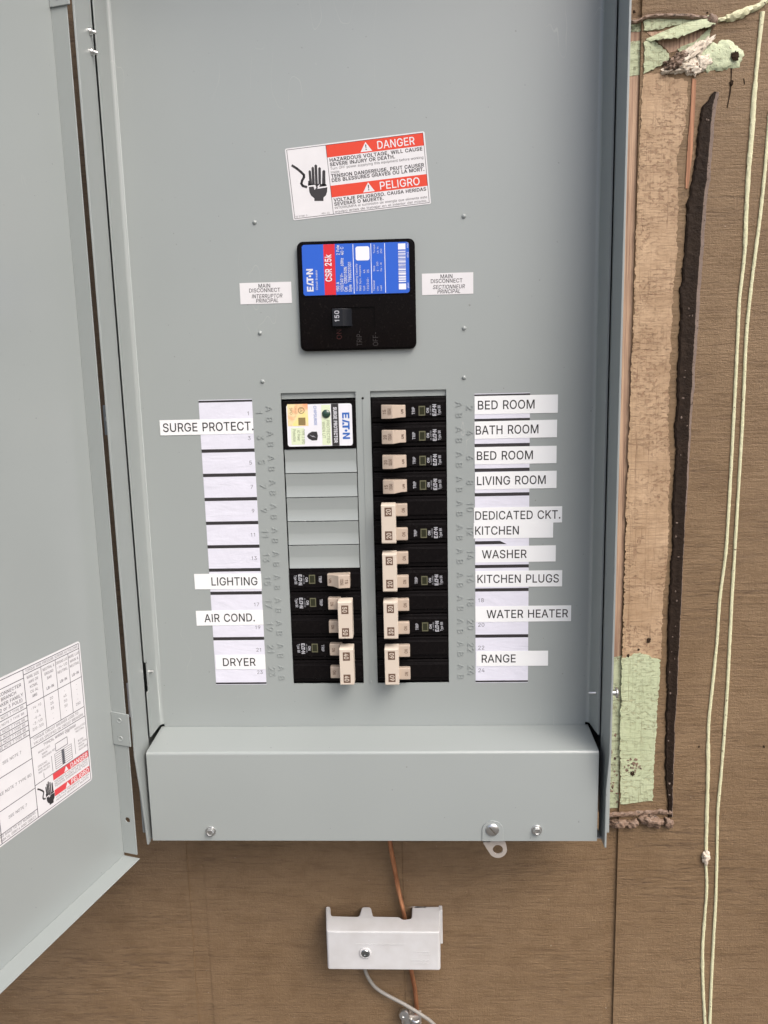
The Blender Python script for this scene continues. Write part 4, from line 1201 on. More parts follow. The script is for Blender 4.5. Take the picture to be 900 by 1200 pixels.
x, z = lab(367.6, 341.5)
eaton(t, x, z, 6.6, 21.5, yy, UP)
x, z = lab(372.6, 340)
text(t, 'Circuit Breaker', x, z, 2.0, yy, rot=UP)
x, z = lab(389.0, 330)
text(t, 'CSR 25k', x, z, 6.2, yy, rot=UP, bold=10, w=26)
for (u, s, zz, wd) in ((397.8, '150 A', 342, 9.5), (397.8, '2 Pole', 299, 9.5), (402.6, '120/240 V~', 342, 18), (402.6, '60Hz', 312, 8), (402.6, '40\u00b0C'.replace('\u00b0', ' '), 299, 8),
                       (407.2, 'Cat.  CSR2150N', 342, 24), (412.2, 'Style  798GC07G01', 342, 29)):
    x, z = lab(u, zz)
    text(t, s, x, z, 2.9, yy, rot=UP, bold=6, w=wd)
for (u, s, zz, h) in ((419.5, 'Interrupting Capacity', 341, 1.9), (423.5, 'RMS Sym. Amperes', 341, 1.9), (428.0, 'Volt', 341, 2.0), (428.0, 'kA', 320, 2.0), (432.4, '120/240~', 341, 2.0), (432.4, '25', 320, 2.0),
                      (439.5, 'Terminal', 341, 1.8), (439.5, 'Wire', 318, 1.8), (439.5, 'Torque', 297, 1.8), (443.6, 'Line', 341, 1.7), (443.6, '2 - 300', 318, 1.7), (443.6, 'Lb. In.', 297, 1.7), (447.6, 'Load', 341, 1.7), (447.6, 'Cu - Al', 318, 1.7), (447.6, '250', 297, 1.7)):
    x, z = lab(u, zz)
    text(t, s, x, z, h, yy, rot=UP)
t.build('lettering', WHITE_INK, mb_)
t = MB()
for u in (414.3, 435.2, 451.3):
    x, z = lab(u, 315)
    t.rect(x - 0.3, x + 0.3, 407.4, 454.2, yy)
x0, z1 = lab(416.5, 289)
t.flat(rounded(x0, x0 + 13.6, z1 - 13.2, z1, 2), yy)
z0 = 410.0
random.seed(11)
t.rect(4.2, 11.4, 410.0, 415.6, yy)
t.rect(4.2, 11.4, 447.8, 453.4, yy)
zz = 417.0
while zz < 446.5:
    wd = random.choice((0.35, 0.5, 0.9, 1.3))
    t.rect(4.2, 11.4, zz, zz + wd, yy)
    zz += wd + random.choice((0.3, 0.45, 0.8))
for z in (411, 440, 449):
    text(t, '6042', 14.2, z, 1.5, yy, rot=UP)
t.build('label_print', mat('pale_print', (0.70, 0.72, 0.80), 0.4), mb_)
t = MB()
for (u, v, s, m) in ((424.3, 405.5, 'TRIP-', 0), (443.2, 405.5, 'OFF-', 0)):
    p = at(u, v, -6.0)
    text(t, s, p.x, p.z, 5.2, -6.06, rot=UP, w=15.5 if m == 0 and s == 'TRIP-' else 14.5)
t.build('lettering', FAINT_INK, mb_)
p = at(400.5, 398, -6.0)
text(MB(), 'ON', p.x, p.z, 5.0, -6.06, rot=UP).build('lettering', FAINT_RED, mb_)

# ================================================================== branch breakers
NAMES = {}


def breaker_pole(root, zc, label_here, logo_off=0.0):
    pts = [(1.6, zc - 12.45), (0.2, zc - 11.6), (0.2, zc - 8.0), (-1.5, zc - 7.2), (-1.5, zc + 7.6), (0.1, zc + 8.6), (0.1, zc + 11.5), (1.4, zc + 12.45), (46, zc + 12.45), (46, zc - 12.45)]
    MB().prism(pts, -37.6, 37.6, 'x').build('pole_housing', BLACK, root, 0.35, 2)
    zz = zc - 1.2
    if label_here:
        w = MB().rect(10.3, 16.9, zz - 5.2, zz + 4.6, -1.56)
        wf = w.build('trip_window', OLIVE, root)
        MB().rect(11.2, 16.0, zz - 4.1, zz + 3.5, -1.62).build('window_pane', OLIVE_GLASS, wf)
        t = MB()
        text(t, 'TRIP', 6.4, zz, 2.9, -1.6, align='c', rot=UP, bold=8, w=7.6)
        text(t, 'ON', 20.6, zz, 2.4, -1.6, align='c', rot=UP, bold=12)
        text(t, 'UL LISTED', 23.0, zz, 1.3, -1.6, align='c', rot=UP, w=9.5)
        eaton(t, 28.2, zz - 5.6, 3.9, 11.6, -1.6, UP)
        text(t, 'Type BR', 32.4, zz, 2.7, -1.6, align='c', rot=UP, bold=6, w=10)
        t.build('lettering', BREAKER_INK, root)


def toggle_mesh(zc, tip=True):
    b = MB()
    if tip:
        pts = [(-27.2, 1), (-27.5, -12.6), (-26.6, -13.2), (-15.8, -14.8), (-9.0, -8.6), (-3.4, -6.6), (-3.0, -5.4), (-3.0, 1)]
        z0, z1 = zc - 8.4, zc + 5.6
        n = len(pts)
        v, fs = [], []
        for z, top in ((z0, 0), (z1, 1)):
            for x, y in pts:
                taper = 0.7 if x > -10 else 0.0
                v.append((x, y, z + (taper if not top else -taper)))
        b.add(v, [tuple(range(n)), tuple(range(2 * n - 1, n - 1, -1))] + [(i, (i + 1) % n, (i + 1) % n + n, i + n) for i in range(n)])
    else:
        b.box(-16.5, -3.0, -7.4, 1, zc - 7.6, zc + 5.4)
    return b


def make_single():
    r = thing('circuit_breaker', 'proto', 'circuit breaker')
    breaker_pole(r, 0, True)
    tg_ = toggle_mesh(0).build('toggle', BEIGE, r, 0.7, 3)
    t = MB()
    text(t, 'ON', -5.2, -1.4, 3.2, -8.1, align='c', rot=UP, bold=8, w=4.6)
    v0 = len(t.v)
    t.build('lettering', BROWN_INK, tg_)
    return r


def make_double(which):
    r = thing('circuit_breaker', 'proto', 'circuit breaker')
    for k, zc in enumerate((12.7, -12.7)):
        breaker_pole(r, zc, which == k)
        tb = toggle_mesh(zc, False).build('toggle', BEIGE, r, 1.0, 3)
        text(MB(), 'ON', -5.6, zc - 1.1, 3.2, -7.46, align='c', rot=UP, bold=8, w=4.8).build('lettering', BROWN_INK, tb)
    tie = MB().prism([(-6.5, -20.6), (-21.0, -20.6), (-22.6, -19.6), (-22.6, 19.2), (-20.6, 20.0), (-6.5, 20.0)], -29.6, -14.8, 'x')
    tie = tie.build('handle_tie', BEIGE_TIE, r, 0.6, 2)
    for z in (12.5, -12.0):
        MB().rect(-26.0, -18.6, z - 4.6, z + 4.6, -22.68).build('rating_recess', BROWN_INK, tie)
    return r


def rate(root, s, double):
    """rating figures on the handle"""
    t = MB()
    m = BEIGE_TIE
    if double:
        for z in (12.5, -12.0):
            text(t, s, -19.8, z, 4.6, -22.75, align='c', rot=UP, bold=10, w=6.6)
        t.build('lettering', m, root, org=(0, 0, 0))
    else:
        text(t, s[0], -22.4, -1.4, 3.4, 0, align='c', rot=UP, bold=4, w=5.0)
        text(t, s[1], -17.6, -1.4, 3.4, 0, align='c', rot=UP, bold=4, w=7.0)
        t.v = [(x, -13.3 - (x + 26.6) * (1.6 / 10.8) - 0.12, z) for x, y, z in t.v]
        t.build('lettering', BROWN_INK, root, org=(0, 0, 0))


def copy_tree(o, parent=None):
    c = o.copy()
    COL.objects.link(c)
    c.parent = parent
    for ch in list(o.children):
        copy_tree(ch, c)
    return c


XC = {'r': 11.5, 'l': -80.4}
GRP = 'branch circuit breakers in the two columns'
single = make_single()
dbl_low = make_double(1)
dbl_plain = make_double(9)
used = set()
BREAKERS = [
    ('r', 0, 1, ('15', '120/240'), 'single black breaker beside the topmost BED ROOM tape, first of the right column'),
    ('r', 1, 1, ('20', '120/240'), 'single black breaker with beige toggle beside the BATH ROOM tape'),
    ('r', 2, 1, ('20', '120/240'), 'single black breaker beside the lower BED ROOM tape, under the BATH ROOM one'),
    ('r', 3, 1, ('15', '120/240'), 'single black breaker with beige toggle beside the LIVING ROOM tape'),
    ('r', 4, 2, '20', 'double breaker with tied beige handle beside the DEDICATED CKT. and KITCHEN tapes'),
    ('r', 6, 2, '20', 'double breaker with tied beige handle beside the WASHER and KITCHEN PLUGS tapes'),
    ('r', 8, 2, '30', 'double breaker with tied beige handle beside the WATER HEATER tape'),
    ('r', 10, 2, '60', 'double breaker without white lettering beside the RANGE tape, lowest of the right column'),
    ('l', 7, 1, ('15', '120/240'), 'single black breaker level with the LIGHTING tape, under the blank grey plates'),
    ('l', 8, 2, '50', 'double breaker with tied beige handle level with the AIR COND. tape'),
    ('l', 10, 2, '40', 'double breaker with tied beige handle level with the DRYER tape'),
]
for side, row, poles, rating, label in BREAKERS:
    src = single if poles == 1 else (dbl_plain if rating == '60' else dbl_low)
    if src.name in used:
        o = copy_tree(src)
    else:
        o = src
        used.add(src.name)
    zc = (12 - row) * 25.4 - 12.7 * poles
    if side == 'l':
        o.rotation_euler = (0, math.pi, 0)
    o.location = Vector((XC[side], 0.6, zc)) * S
    tag(o, label, 'circuit breaker', GRP)
    NAMES[o.name] = (o, rating, poles == 2)
for o, rating, dbl in NAMES.values():
    rate(o, rating, dbl)

# ================================================================== surge protector
sp = thing('surge_protector', 'black surge protector module with a white label and green indicator, top of the left column', 'surge protector', (-80, 0, 279))
b = MB().prism([(-117.6, 254.0), (-42.4, 254.0), (-42.4, 303.6), (-117.6, 303.6)], 46, -1.2)
b.build('housing', BLACK, sp, 1.0, 2)
MB().prism(rounded(-113.4, -46.2, 256.9, 299.8, 2.6), -1.1, -1.5).build('face_label', PLATE_LABEL, sp)
yy = -1.6


def sl_(u, v):
    p = at(u, v, -1.5)
    return p.x, p.z


x0, _ = sl_(388.6, 497)
x1, _ = sl_(397.2, 497)
MB().rect(x0, x1, 257.0, 299.7, yy).build('dark_band', BLACK_INK, sp)
t = MB()
text(t, 'SURGE PROTECTOR', (x0 + x1) / 2 - 1.5, 278.2, 3.3, yy - 0.08, align='c', rot=DOWN, bold=14, w=36.5)
t.build('lettering', WHITE_INK, sp)
t = MB()
x, z = sl_(400.8, 483.5)
eaton(t, x, z, 7.4, 27.0, yy, DOWN)
x, z = sl_(368.0, 475.5)
text(t, 'CHIPSURGE', x - 0.6, z, 2.9, yy, rot=DOWN, bold=2, w=20)
t.build('lettering', BLUE_INK, sp)
a, bq = sl_(336.5, 473.8), sl_(361.5, 499)
MB().rect(a[0], bq[0], bq[1], a[1], yy).build('certification_mark', HOLO, sp)
t = MB()
a, bq = sl_(349.5, 489.5), sl_(358.2, 498.2)
t.rect(a[0], bq[0], bq[1], a[1], yy - 0.08)
x, z = sl_(353, 481)
t.holed([circle(x, z, 3.4, 20), circle(x, z, 2.7, 20)], yy - 0.08, yy - 0.1)
text(t, 'UL', x - 1.3, z, 2.6, yy - 0.1, align='c', rot=DOWN, bold=6)
x, z = sl_(339.5, 480)
text(t, 'SPD', x, z + 2, 2.6, yy - 0.08, rot=DOWN, bold=4)
text(t, 'LISTED', x + 5, z + 3, 1.7, yy - 0.08, rot=DOWN)
t.build('certification_print_detail', mat('brown_print', (0.22, 0.16, 0.06), 0.5), sp)
t = MB()
a, bq = sl_(341, 501.5), sl_(357, 521)
t.rect(a[0], bq[0], bq[1], a[1], yy)
a, bq = sl_(376.3, 474.5), sl_(388.4, 521.3)
t.rect(a[0], bq[0], bq[1], a[1], yy)
t.build('pale_panel', PALE_GREEN, sp)
t = MB()
for u, s, v, w in ((354.6, 'TYPE 2 SPD', 503, 15), (349.4, 'AC Power', 504, 11), (344.2, 'Protection', 503, 13), (383.6, 'PROTECTED', 492, 24), (378.6, 'WHEN LIT', 494, 17)):
    x, z = sl_(u, v)
    text(t, s, x - 1.0, z, 3.0, yy - 0.08, rot=DOWN, w=w, bold=2)
t.build('lettering', mat('green_grey_ink', (0.20, 0.24, 0.14), 0.5), sp)
x, z = sl_(366.3, 511)
t = MB().flat([(x + 5.6, z), (x + 4.6, z + 4.4), (x - 0.5, z + 4.6), (x - 4.2, z + 2.6), (x - 5.8, z), (x - 4.2, z - 2.6), (x - 0.5, z - 4.6), (x + 4.6, z - 4.4)], yy)
t.build('shield_mark', BLACK_INK, sp)
t = MB().flat([(x + 3.8, z - 1.6), (x + 0.2, z + 0.5), (x + 0.6, z - 0.7), (x - 3.6, z + 1.7), (x - 0.2, z - 0.8), (x - 0.3, z + 0.3)], yy - 0.08)
t.build('bolt_mark', WHITE_INK, sp)
x, z = sl_(382.2, 485)
MB().lathe([(4.4, 0), (4.3, 0.7), (3.6, 1.4), (2.2, 1.9), (0.2, 2.1)], (x, -1.5, z), (0, -1, 0), 28).build('indicator_light', LED, sp, angle=60)

# ================================================================== stickers and labels on the dead front
# --- the danger sticker, stuck on at a slant
DC = (-33.4, 518.2)
dg = thing('danger_sticker', 'tilted red and white DANGER and PELIGRO sticker with a black hand, above the main breaker', 'warning sticker', (DC[0], 0, DC[1]))
dg.rotation_euler = (0, -math.radians(4.75), 0)
ORG[dg.name] = Vector((0, 0, 0))
MB().prism(rounded(-68, 68, -33.4, 33.4, 1.6), -0.05, -0.3).build('backing', STICKER, dg)
# photograph pixels of the enlarged sticker -> millimetres on it
_A = np.array([[65, 150, 1], [800, 62, 1], [108, 530, 1]], float)
_MX = np.linalg.solve(_A, np.array([-68, 68, -68.0]))
_MZ = np.linalg.solve(_A, np.array([33.4, 33.4, -33.4]))


def dpt(u, v):
    return float(_MX @ (u, v, 1)), float(_MZ @ (u, v, 1))


DVX = -27.8
for z0_, z1_ in ((20.6, 31.8), (-16.4, -5.6)):
    MB().rect(DVX, 66.4, z0_, z1_, -0.36).build('red_band', RED, dg)


def hand(mb, f, y, k=1.0):
    """the warning pictogram: a black hand and a live cable end; f maps pictogram units to the label"""
    for p in ([(190, 268), (197, 262), (203, 268), (210, 340), (196, 345)], [(206, 250), (213, 244), (220, 250), (224, 340), (210, 340)], [(222, 238), (229, 232), (236, 238), (240, 340), (226, 340)],
              [(242, 252), (249, 246), (256, 252), (257, 340), (243, 340)], [(264, 268), (272, 261), (280, 267), (281, 345), (262, 345)],
              [(188, 320), (197, 318), (200, 345), (188, 345)]):
        mb.flat([f(u, v) for u, v in p], y)
    mb.flat([f(u, v) for u, v in [(190, 336), (284, 336), (291, 356), (289, 378), (283, 396), (270, 408), (270, 426), (221, 426), (221, 412), (204, 398), (195, 380)]], y)
    cab = [(103, 238), (128, 254), (150, 272), (166, 288), (166, 300), (156, 318), (152, 334), (160, 346), (180, 352)]
    w = 6.5
    for (a0, b0), (a1, b1) in zip(cab, cab[1:]):
        dx, dy = a1 - a0, b1 - b0
        l = math.hypot(dx, dy)
        nx, ny = -dy / l * w, dx / l * w
        ex, ey = dx / l * 3, dy / l * 3
        mb.flat([f(a0 + nx - ex, b0 + ny - ey), f(a1 + nx + ex, b1 + ny + ey), f(a1 - nx + ex, b1 - ny + ey), f(a0 - nx - ex, b0 - ny - ey)], y)


def bolt(mb, f, y):
    mb.flat([f(u, v) for u, v in [(192, 344), (226, 340), (232, 356), (250, 336), (248, 352), (291, 346), (290, 353), (238, 362), (240, 348), (222, 366), (217, 349), (192, 352)]], y)


def tri(mb, f, c, r, y):
    mb.flat([f(c[0], c[1] - r), f(c[0] + r * 0.98, c[1] + r * 0.85), f(c[0] - r * 0.98, c[1] + r * 0.85)], y)


t = MB()
hand(t, dpt, -0.36)
ir = 0.45
for x0, x1, z0, z1 in ((-66.6, 66.6, 31.8, 31.8 + ir), (-66.6, 66.6, -31.8 - ir, -31.8), (-66.6, -66.6 + ir, -31.8, 31.8), (66.6 - ir, 66.6, -31.8, 31.8), (DVX - ir, DVX, -31.8, 31.8)):
    t.rect(x0, x1, z0, z1, -0.36)
x0, x1 = DVX + 1.6, 64.8
for s, z, h, bd, w in (("HAZARDOUS VOLTAGE, WILL CAUSE", 16.4, 3.1, 12, x1 - x0), ("SEVERE INJURY OR DEATH.", 12.3, 3.1, 12, 64), ("Turn OFF power supplying this equipment before working", 8.9, 2.3, 0, x1 - x0), ("inside.", 5.6, 2.3, 0, 9.5),
                       ("TENSION DANGEREUSE, PEUT CAUSER", 1.6, 3.1, 12, x1 - x0), ("DES BLESSURES GRAVES OU LA MORT.", -2.3, 3.1, 12, x1 - x0)):
    text(t, s, x0, z, h, -0.36, bold=bd, w=w)
for s, z, h, bd, w in (("VOLTAJE PELIGROSO. CAUSA HERIDAS", -20.6, 3.0, 12, x1 - x0), ("SEVERAS O MUERTE.", -24.4, 3.0, 12, 49), ("INTERRUMPA el suministro de energia que alimenta este", -27.6, 2.2, 0, x1 - x0),
                       ("equipo antes de trabajar en el interior del mismo.", -31.0, 2.2, 0, x1 - x0)):
    text(t, s, x0, z, h, -0.36, bold=bd, w=w)
text(t, 'SS 57281 2', -65.6, -31.0, 1.5, -0.36)
text(t, 'REV. 03', -39.5, -31.0, 1.5, -0.36)
t.build('lettering', BLACK_INK, dg)
t = MB()
text(t, 'DANGER', 21, 22.6, 7.0, -0.42, w=37, bold=4)
t.flat([(10.5, 30.4), (16.2, 21.6), (4.8, 21.6)], -0.42)
text(t, 'PELIGRO', 19.5, -14.6, 7.0, -0.42, w=40, bold=4)
t.flat([(9.0, -6.6), (14.7, -15.4), (3.3, -15.4)], -0.42)
bolt(t, dpt, -0.42)
t.build('white_print', STICKER, dg)
t = MB()
for cx, cz in ((10.5, 26.0), (9.0, -11.0)):
    t.flat([(cx - 0.55, cz + 2.0), (cx + 0.55, cz + 2.0), (cx + 0.32, cz - 1.4), (cx - 0.32, cz - 1.4)], -0.48)
    t.flat(circle(cx, cz - 2.5, 0.6, 10), -0.48)
t.build('exclamation_mark', BLACK_INK, dg)

# --- small MAIN DISCONNECT labels
for (x0, x1, z0, z1, third, where) in ((-155.2, -103.3, 400.6, 421.2, 'INTERRUPTOR', 'left'), (27.1, 77.8, 404.6, 425.1, 'SECTIONNEUR', 'right')):
    nm = thing('name_label', 'small white label reading MAIN DISCONNECT ' + third + ' PRINCIPAL', 'label', ((x0 + x1) / 2, 0, (z0 + z1) / 2), 'labels beside the main breaker')
    MB().box(x0, x1, -0.3, -0.05, z0, z1).build('backing', STICKER, nm)
    t = MB()
    c = (x0 + x1) / 2 + 1
    off = 2.2 if where == 'left' else -0.8
    for s, dz, it in (('MAIN', 4.6, 0), ('DISCONNECT', 8.9, 0), (third, 14.6, 0.2), ('PRINCIPAL', 19.0, 0.2)):
        text(t, s, c - (2 if s[0] in 'MD' else 0), z1 - dz - 0.4, 3.7, -0.36, bold=4, align='c', ital=it, sx=0.93 if not it else 0.86)
    t.build('lettering', BLACK_INK, nm)

# --- circuit directories: long white strips with dark rules
for side, x0, x1, rules in (('l', -204.0, -148.6, [0, 2, 3, 4, 5, 6, 7, 8, 10, 12]), ('r', 78.5, 134.4, [0, 1, 2, 3, 4, 7, 8, 10, 12])):
    lab_ = {'l': 'white numbered circuit directory strip left of the breakers, many of its cells empty', 'r': 'white numbered circuit directory strip right of the breakers, nearly covered in tapes'}[side]
    st = thing('directory_strip', lab_, 'directory', ((x0 + x1) / 2, 0, 152.4), 'circuit directory strips')
    MB().box(x0, x1, -0.22, -0.04, -1.6, 306.4).build('paper', PAPER, st)
    for r in rules:
        z = (12 - r) * 25.4
        hh = 1.0 if r in (0, 12) else 1.75
        MB().rect(x0, x1, z - hh, z + hh, -0.26).build('rule', BLACK_INK, st)
    if side == 'r':
        z = 6 * 25.4
        MB().flat([(x0, z - 1.75), (x0 + 33, z - 1.75), (x0 + 29, z + 0.2), (x0 + 26, z + 1.75), (x0, z + 1.75)], -0.26).build('rule', BLACK_INK, st)
    t = MB()
    for r in range(12):
        n = 2 * r + (1 if side == 'l' else 2)
        z = (11.5 - r) * 25.4 - 2.2
        if side == 'l':
            if r == 7:
                continue
            text(t, str(n), x1 - 3.0, z, 4.0, -0.27, align='r')
        elif r >= 8:
            text(t, str(n), x0 + 2.4, z + (1.6 if r == 8 else 0), 4.2, -0.27)
    t.build('lettering', GREY_INK, st)

# --- printed tapes
TG = 'printed label tapes naming the circuits'
TAPES = [
    ('SURGE PROTECT.', (187, 492.5), (297, 508), (190.5, 298), 'white tape reading SURGE PROTECT.'),
    ('LIGHTING', (227.5, 672.5), (307, 689.5), (247, 302.5), 'white tape reading LIGHTING'),
    ('AIR COND.', (229.5, 715.8), (309, 732.3), (239.5, 299.5), 'white tape reading AIR COND.'),
    ('DRYER', (252.5, 767.5), (311.5, 783.8), (260.5, 300), 'short white tape reading DRYER'),
    ('BED ROOM', (556, 464.3), (653.5, 483.5), (559, 627.5), 'white tape reading BED ROOM, topmost of the right column'),
    ('BATH ROOM', (556, 494), (652.5, 512.5), (556.5, 632), 'white tape reading BATH ROOM'),
    ('BED ROOM', (556, 524), (652, 542.5), (557.8, 625.5), 'white tape reading BED ROOM, between BATH ROOM and LIVING ROOM'),
    ('LIVING ROOM', (556.5, 553.5), (652, 572), (558, 640.5), 'white tape reading LIVING ROOM'),
    ('DEDICATED CKT.', (555.5, 594.8), (658.5, 612), (556, 657.5), 'long white tape reading DEDICATED CKT.'),
    ('KITCHEN', (555, 612.8), (648, 629.5), (555.8, 609), 'white tape reading KITCHEN, stuck just under DEDICATED CKT.'),
    ('WASHER', (557, 640.3), (651, 657.8), (564.5, 617.5), 'white tape reading WASHER'),
    ('KITCHEN PLUGS', (557, 669), (658.5, 686.5), (558.5, 655.5), 'white tape reading KITCHEN PLUGS'),
    ('WATER HEATER', (557, 710.6), (669, 727.8), (570, 666), 'longest white tape, reading WATER HEATER'),
    ('RANGE', (558, 763), (642, 779.8), (563.5, 605), 'white tape reading RANGE'),
]
for i, (s, a, c, (ua, ub), label) in enumerate(TAPES):
    p, q_ = at(*a), at(*c)
    zc, hh = (p.z + q_.z) / 2, (p.z - q_.z) / 2
    y = -0.32 - 0.05 * (i % 2)
    tp = thing('label_tape', label, 'label', ((p.x + q_.x) / 2, 0, zc), TG)
    tilt = 0.012 * noise.noise(Vector((i * 1.7, 0, 0)))
    tw = (q_.x - p.x) * tilt
    MB().add([(x, yy_, z) for yy_ in (y, y - 0.16) for x, z in ((p.x, zc - hh), (q_.x, zc - hh + tw), (q_.x, zc + hh + tw), (p.x, zc + hh))],
             [(3, 2, 1, 0), (4, 5, 6, 7), (0, 1, 5, 4), (1, 2, 6, 5), (2, 3, 7, 6), (3, 0, 4, 7)]).build('strip', TAPE, tp)
    xa, xb = at(ua, (a[1] + c[1]) / 2).x, at(ub, (a[1] + c[1]) / 2).x
    t = MB()
    text(t, s, xa, zc - 4.3 + (xa - p.x) * tilt, 8.7, y - 0.24, w=xb - xa, rot=tilt, bold=4)
    t.build('lettering', BLACK_INK, tp)

# ================================================================== the wiring chart on the door
wc = thing('wiring_chart', 'large white wiring chart with tables and small red DANGER bands stuck inside the open door', 'chart')
R4 = Matrix(((-DD.x, -DM.x, 0, 0), (-DD.y, -DM.y, 0, 0), (0, 0, 1, 0), (0, 0, 0, 1)))
R4.translation = DA * S
wc.matrix_world = R4
ORG[wc.name] = Vector((0, 0, 0))
ZO = 160.0                        # chart heights below are scene heights; the door's own start at its bottom
CX0, CX1, CZ0, CZ1 = -235.0, -36.5, -56.0 + ZO, 85.5 + ZO
MB().prism(rounded(CX0, CX1, CZ0, CZ1, 3), -0.05, -0.3).build('backing', STICKER, wc)
t = MB()
yk = -0.36


def hl(x0, x1, z, w=0.32):
    t.rect(x0, x1, z + ZO - w, z + ZO + w, yk)


def vl(x, z0, z1, w=0.35):
    t.rect(x - w, x + w, z0 + ZO, z1 + ZO, yk)


xr, xd, xl = -38.5, -108.5, -233.0
hl(xl, xr, 83.4)
hl(xl, xr, -54.2)
vl(xr, -54.2, 83.4)
vl(xd, -54.2, 83.4)
vl(-150, -54.2, 0)
for z in (78.6, 50.5, 20.5):
    hl(xd, xr, z)
for x, z0 in ((-88, 20.5), (-70, 20.5), (-53.5, 20.5)):
    vl(x, z0, 78.6, 0.28)
hl(xd, xr, 11.0)
hl(xd, xr, -24.0)
for z in (76, 54, 49, 42, 37.5, 33, 28.5, 24, 2, -26, -46):
    hl(xl, xd, z)


def wt(s, x, z, h, w=None, al='l', bold=0):
    text(t, s, x, z + ZO, h, yk, w=w, align=al, bold=bold)


wt('TORQUE WIRE PRESSURE SCREWS AS FOLLOWS', -106, 80.0, 2.3, 66)
for x, ls in ((-98, ('WIRE SIZE', 'AWG OR', 'KCMIL', 'CU AL', 'AWG')), (-79, ('NEUTRAL &', 'GROUND', 'BAR', '', 'LB-IN')), (-62, ('GROUND LUG', '#14-1/0', 'NEUTRAL', '', 'LB-IN')), (-46, ('WIRE LUG', 'MAIN &', 'NEUTRAL', '', 'LB-IN'))):
    for k, s in enumerate(ls):
        wt(s, x, 73.5 - k * 4.6, 2.5, min(14.5, len(s) * 1.9) if s else None, 'c', 8 if k == 4 else 2)
for x, ls in ((-98, ('#14-10', '#8', '#6-4', '#3-1/0', '2/0-3/0')), (-79, ('20', '25', '35', '-', '-')), (-62, ('-', '45', '50', '50', '-')), (-46, ('-', '-', '-', '-', '250'))):
    for k, s in enumerate(ls):
        wt(s, x, 44.5 - k * 4.8, 2.5, None, 'c')
wt('TORQUE CIRCUIT BREAKER LUGS TO', -105, 16.6, 2.5, 58)
wt('VALUES SPECIFIED ON CIRCUIT BREAKERS', -105, 12.5, 2.5, 64)
wt('TYPICAL WIRING DIAGRAM', -94, 6.4, 2.5, 42, 'l', 4)
for k, (s, x, z) in enumerate((('MAIN LUGS', -101, 2.5), ('MAIN', -97, -1), ('BREAKER', -97, -4), ('LINE', -66, 5), ('INSULATED', -54, 3), ('NEUTRAL', -53, 0), ('GROUND', -103, -10), ('BAR WHEN', -103, -13),
                                 ('INSTALLED', -103, -16), ('BOND', -51, -10), ('NEUTRAL', -51, -13), ('WHEN', -51, -16), ('REQUIRED', -51, -19), ('NO', -84.5, -3.5))):
    wt(s, x, z, 1.9, None)
t.rect(-80, -64.5, 1.4 + ZO, 2.0 + ZO, yk)
t.rect(-80, -64.5, -5.6 + ZO, -5.0 + ZO, yk)
vl(-80, -5.3, 1.7, 0.28)
vl(-64.6, -5.3, 1.7, 0.28)
for k in range(8):
    z = -7.4 - k * 2.05
    hl(-82, -60, z, 0.2)
    if k < 7:
        t.flat([(x, zz) for x, zz in circle(-71.5, z - 1.0 + ZO, 1.0, 8)], yk - 0.03)
        t.rect(-73.4, -69.6, z - 1.7 + ZO, z - 0.4 + ZO, yk - 0.02)
vl(-86, -22, -7, 0.25)
vl(-82, -22, -7, 0.2)
vl(-60, -22, -7, 0.2)
vl(-55.5, -20, -4, 0.25)
vl(-97, -22.5, -17.5, 0.25)
for s, x, z in (('DISCONNECTER', -112, 70), ('BRANCH', -118, 65.5), ('BREAKER FAMILY', -111, 61), ('(1, 2 or 3 POLE)', -112, 56.5)):
    wt(s, x, z, 2.9, None, 'r', 4)
for z in (50.4, 44.4, 38.6, 34.1, 29.6, 25.1):
    wt('SEE NOTE 7 TYPE BR', -112, z, 2.2, None, 'r')
wt('SEE NOTE 7', -130, 12, 2.6, None, 'c')
wt('SEE NOTE 7 TYPE BD', -130, -13, 2.6, None, 'c')
wt('SEE NOTE 7', -130, -37, 2.6, None, 'c')
wt('GROUNDING BARS TO KIT NUMBERS', -111, -49, 2.2, None, 'r')
wt('GBK5, GBK10, GBK14 AND GBK21', -111, -52.6, 2.2, None, 'r')
for z in (70, 62, 40, 20, 8, -8, -20, -34):
    wt('SEE NOTES 1, 2 AND 3', -156, z, 2.2, 46, 'r')
t.build('lettering', mat('chart_ink', (0.06, 0.06, 0.075), 0.5), wc)


def cpt(u, v):
    """pictogram units -> the chart's small picture box"""
    return -106.5 + (u - 98) * 0.103, ZO - 27.0 - (v - 225) * 0.118


FADED_RED = mat('faded_red_print', (0.58, 0.05, 0.06), 0.4)
for z0_, z1_ in ((-30.6, -24.4), (-46.2, -40.2)):
    MB().rect(-86.5, xr - 0.5, z0_ + ZO, z1_ + ZO, yk).build('red_band', FADED_RED, wc)
t = MB()
hand(t, cpt, yk)
for s, z in (('HAZARDOUS VOLTAGE WILL CAUSE', -33.2), ('SEVERE INJURY OR DEATH.', -35.6), ('TENSION DANGEREUSE, PEUT', -38.0), ('VOLTAJE PELIGROSO. CAUSA', -48.8), ('HERIDAS SEVERAS O MUERTE.', -51.6)):
    text(t, s, -85.5, z + ZO, 1.7, yk, w=45)
t.build('pictogram', BLACK_INK, wc)
t = MB()
text(t, 'DANGER', -64, -29.8 + ZO, 4.3, yk - 0.06, w=24, bold=8)
text(t, 'PELIGRO', -65, -45.4 + ZO, 4.3, yk - 0.06, w=25, bold=8)
for z in (-25.0, -40.8):
    t.flat([(-69.5, z + ZO), (-66.6, z - 4.9 + ZO), (-72.4, z - 4.9 + ZO)], yk - 0.06)
bolt(t, cpt, yk - 0.06)
t.build('white_print', STICKER, wc)

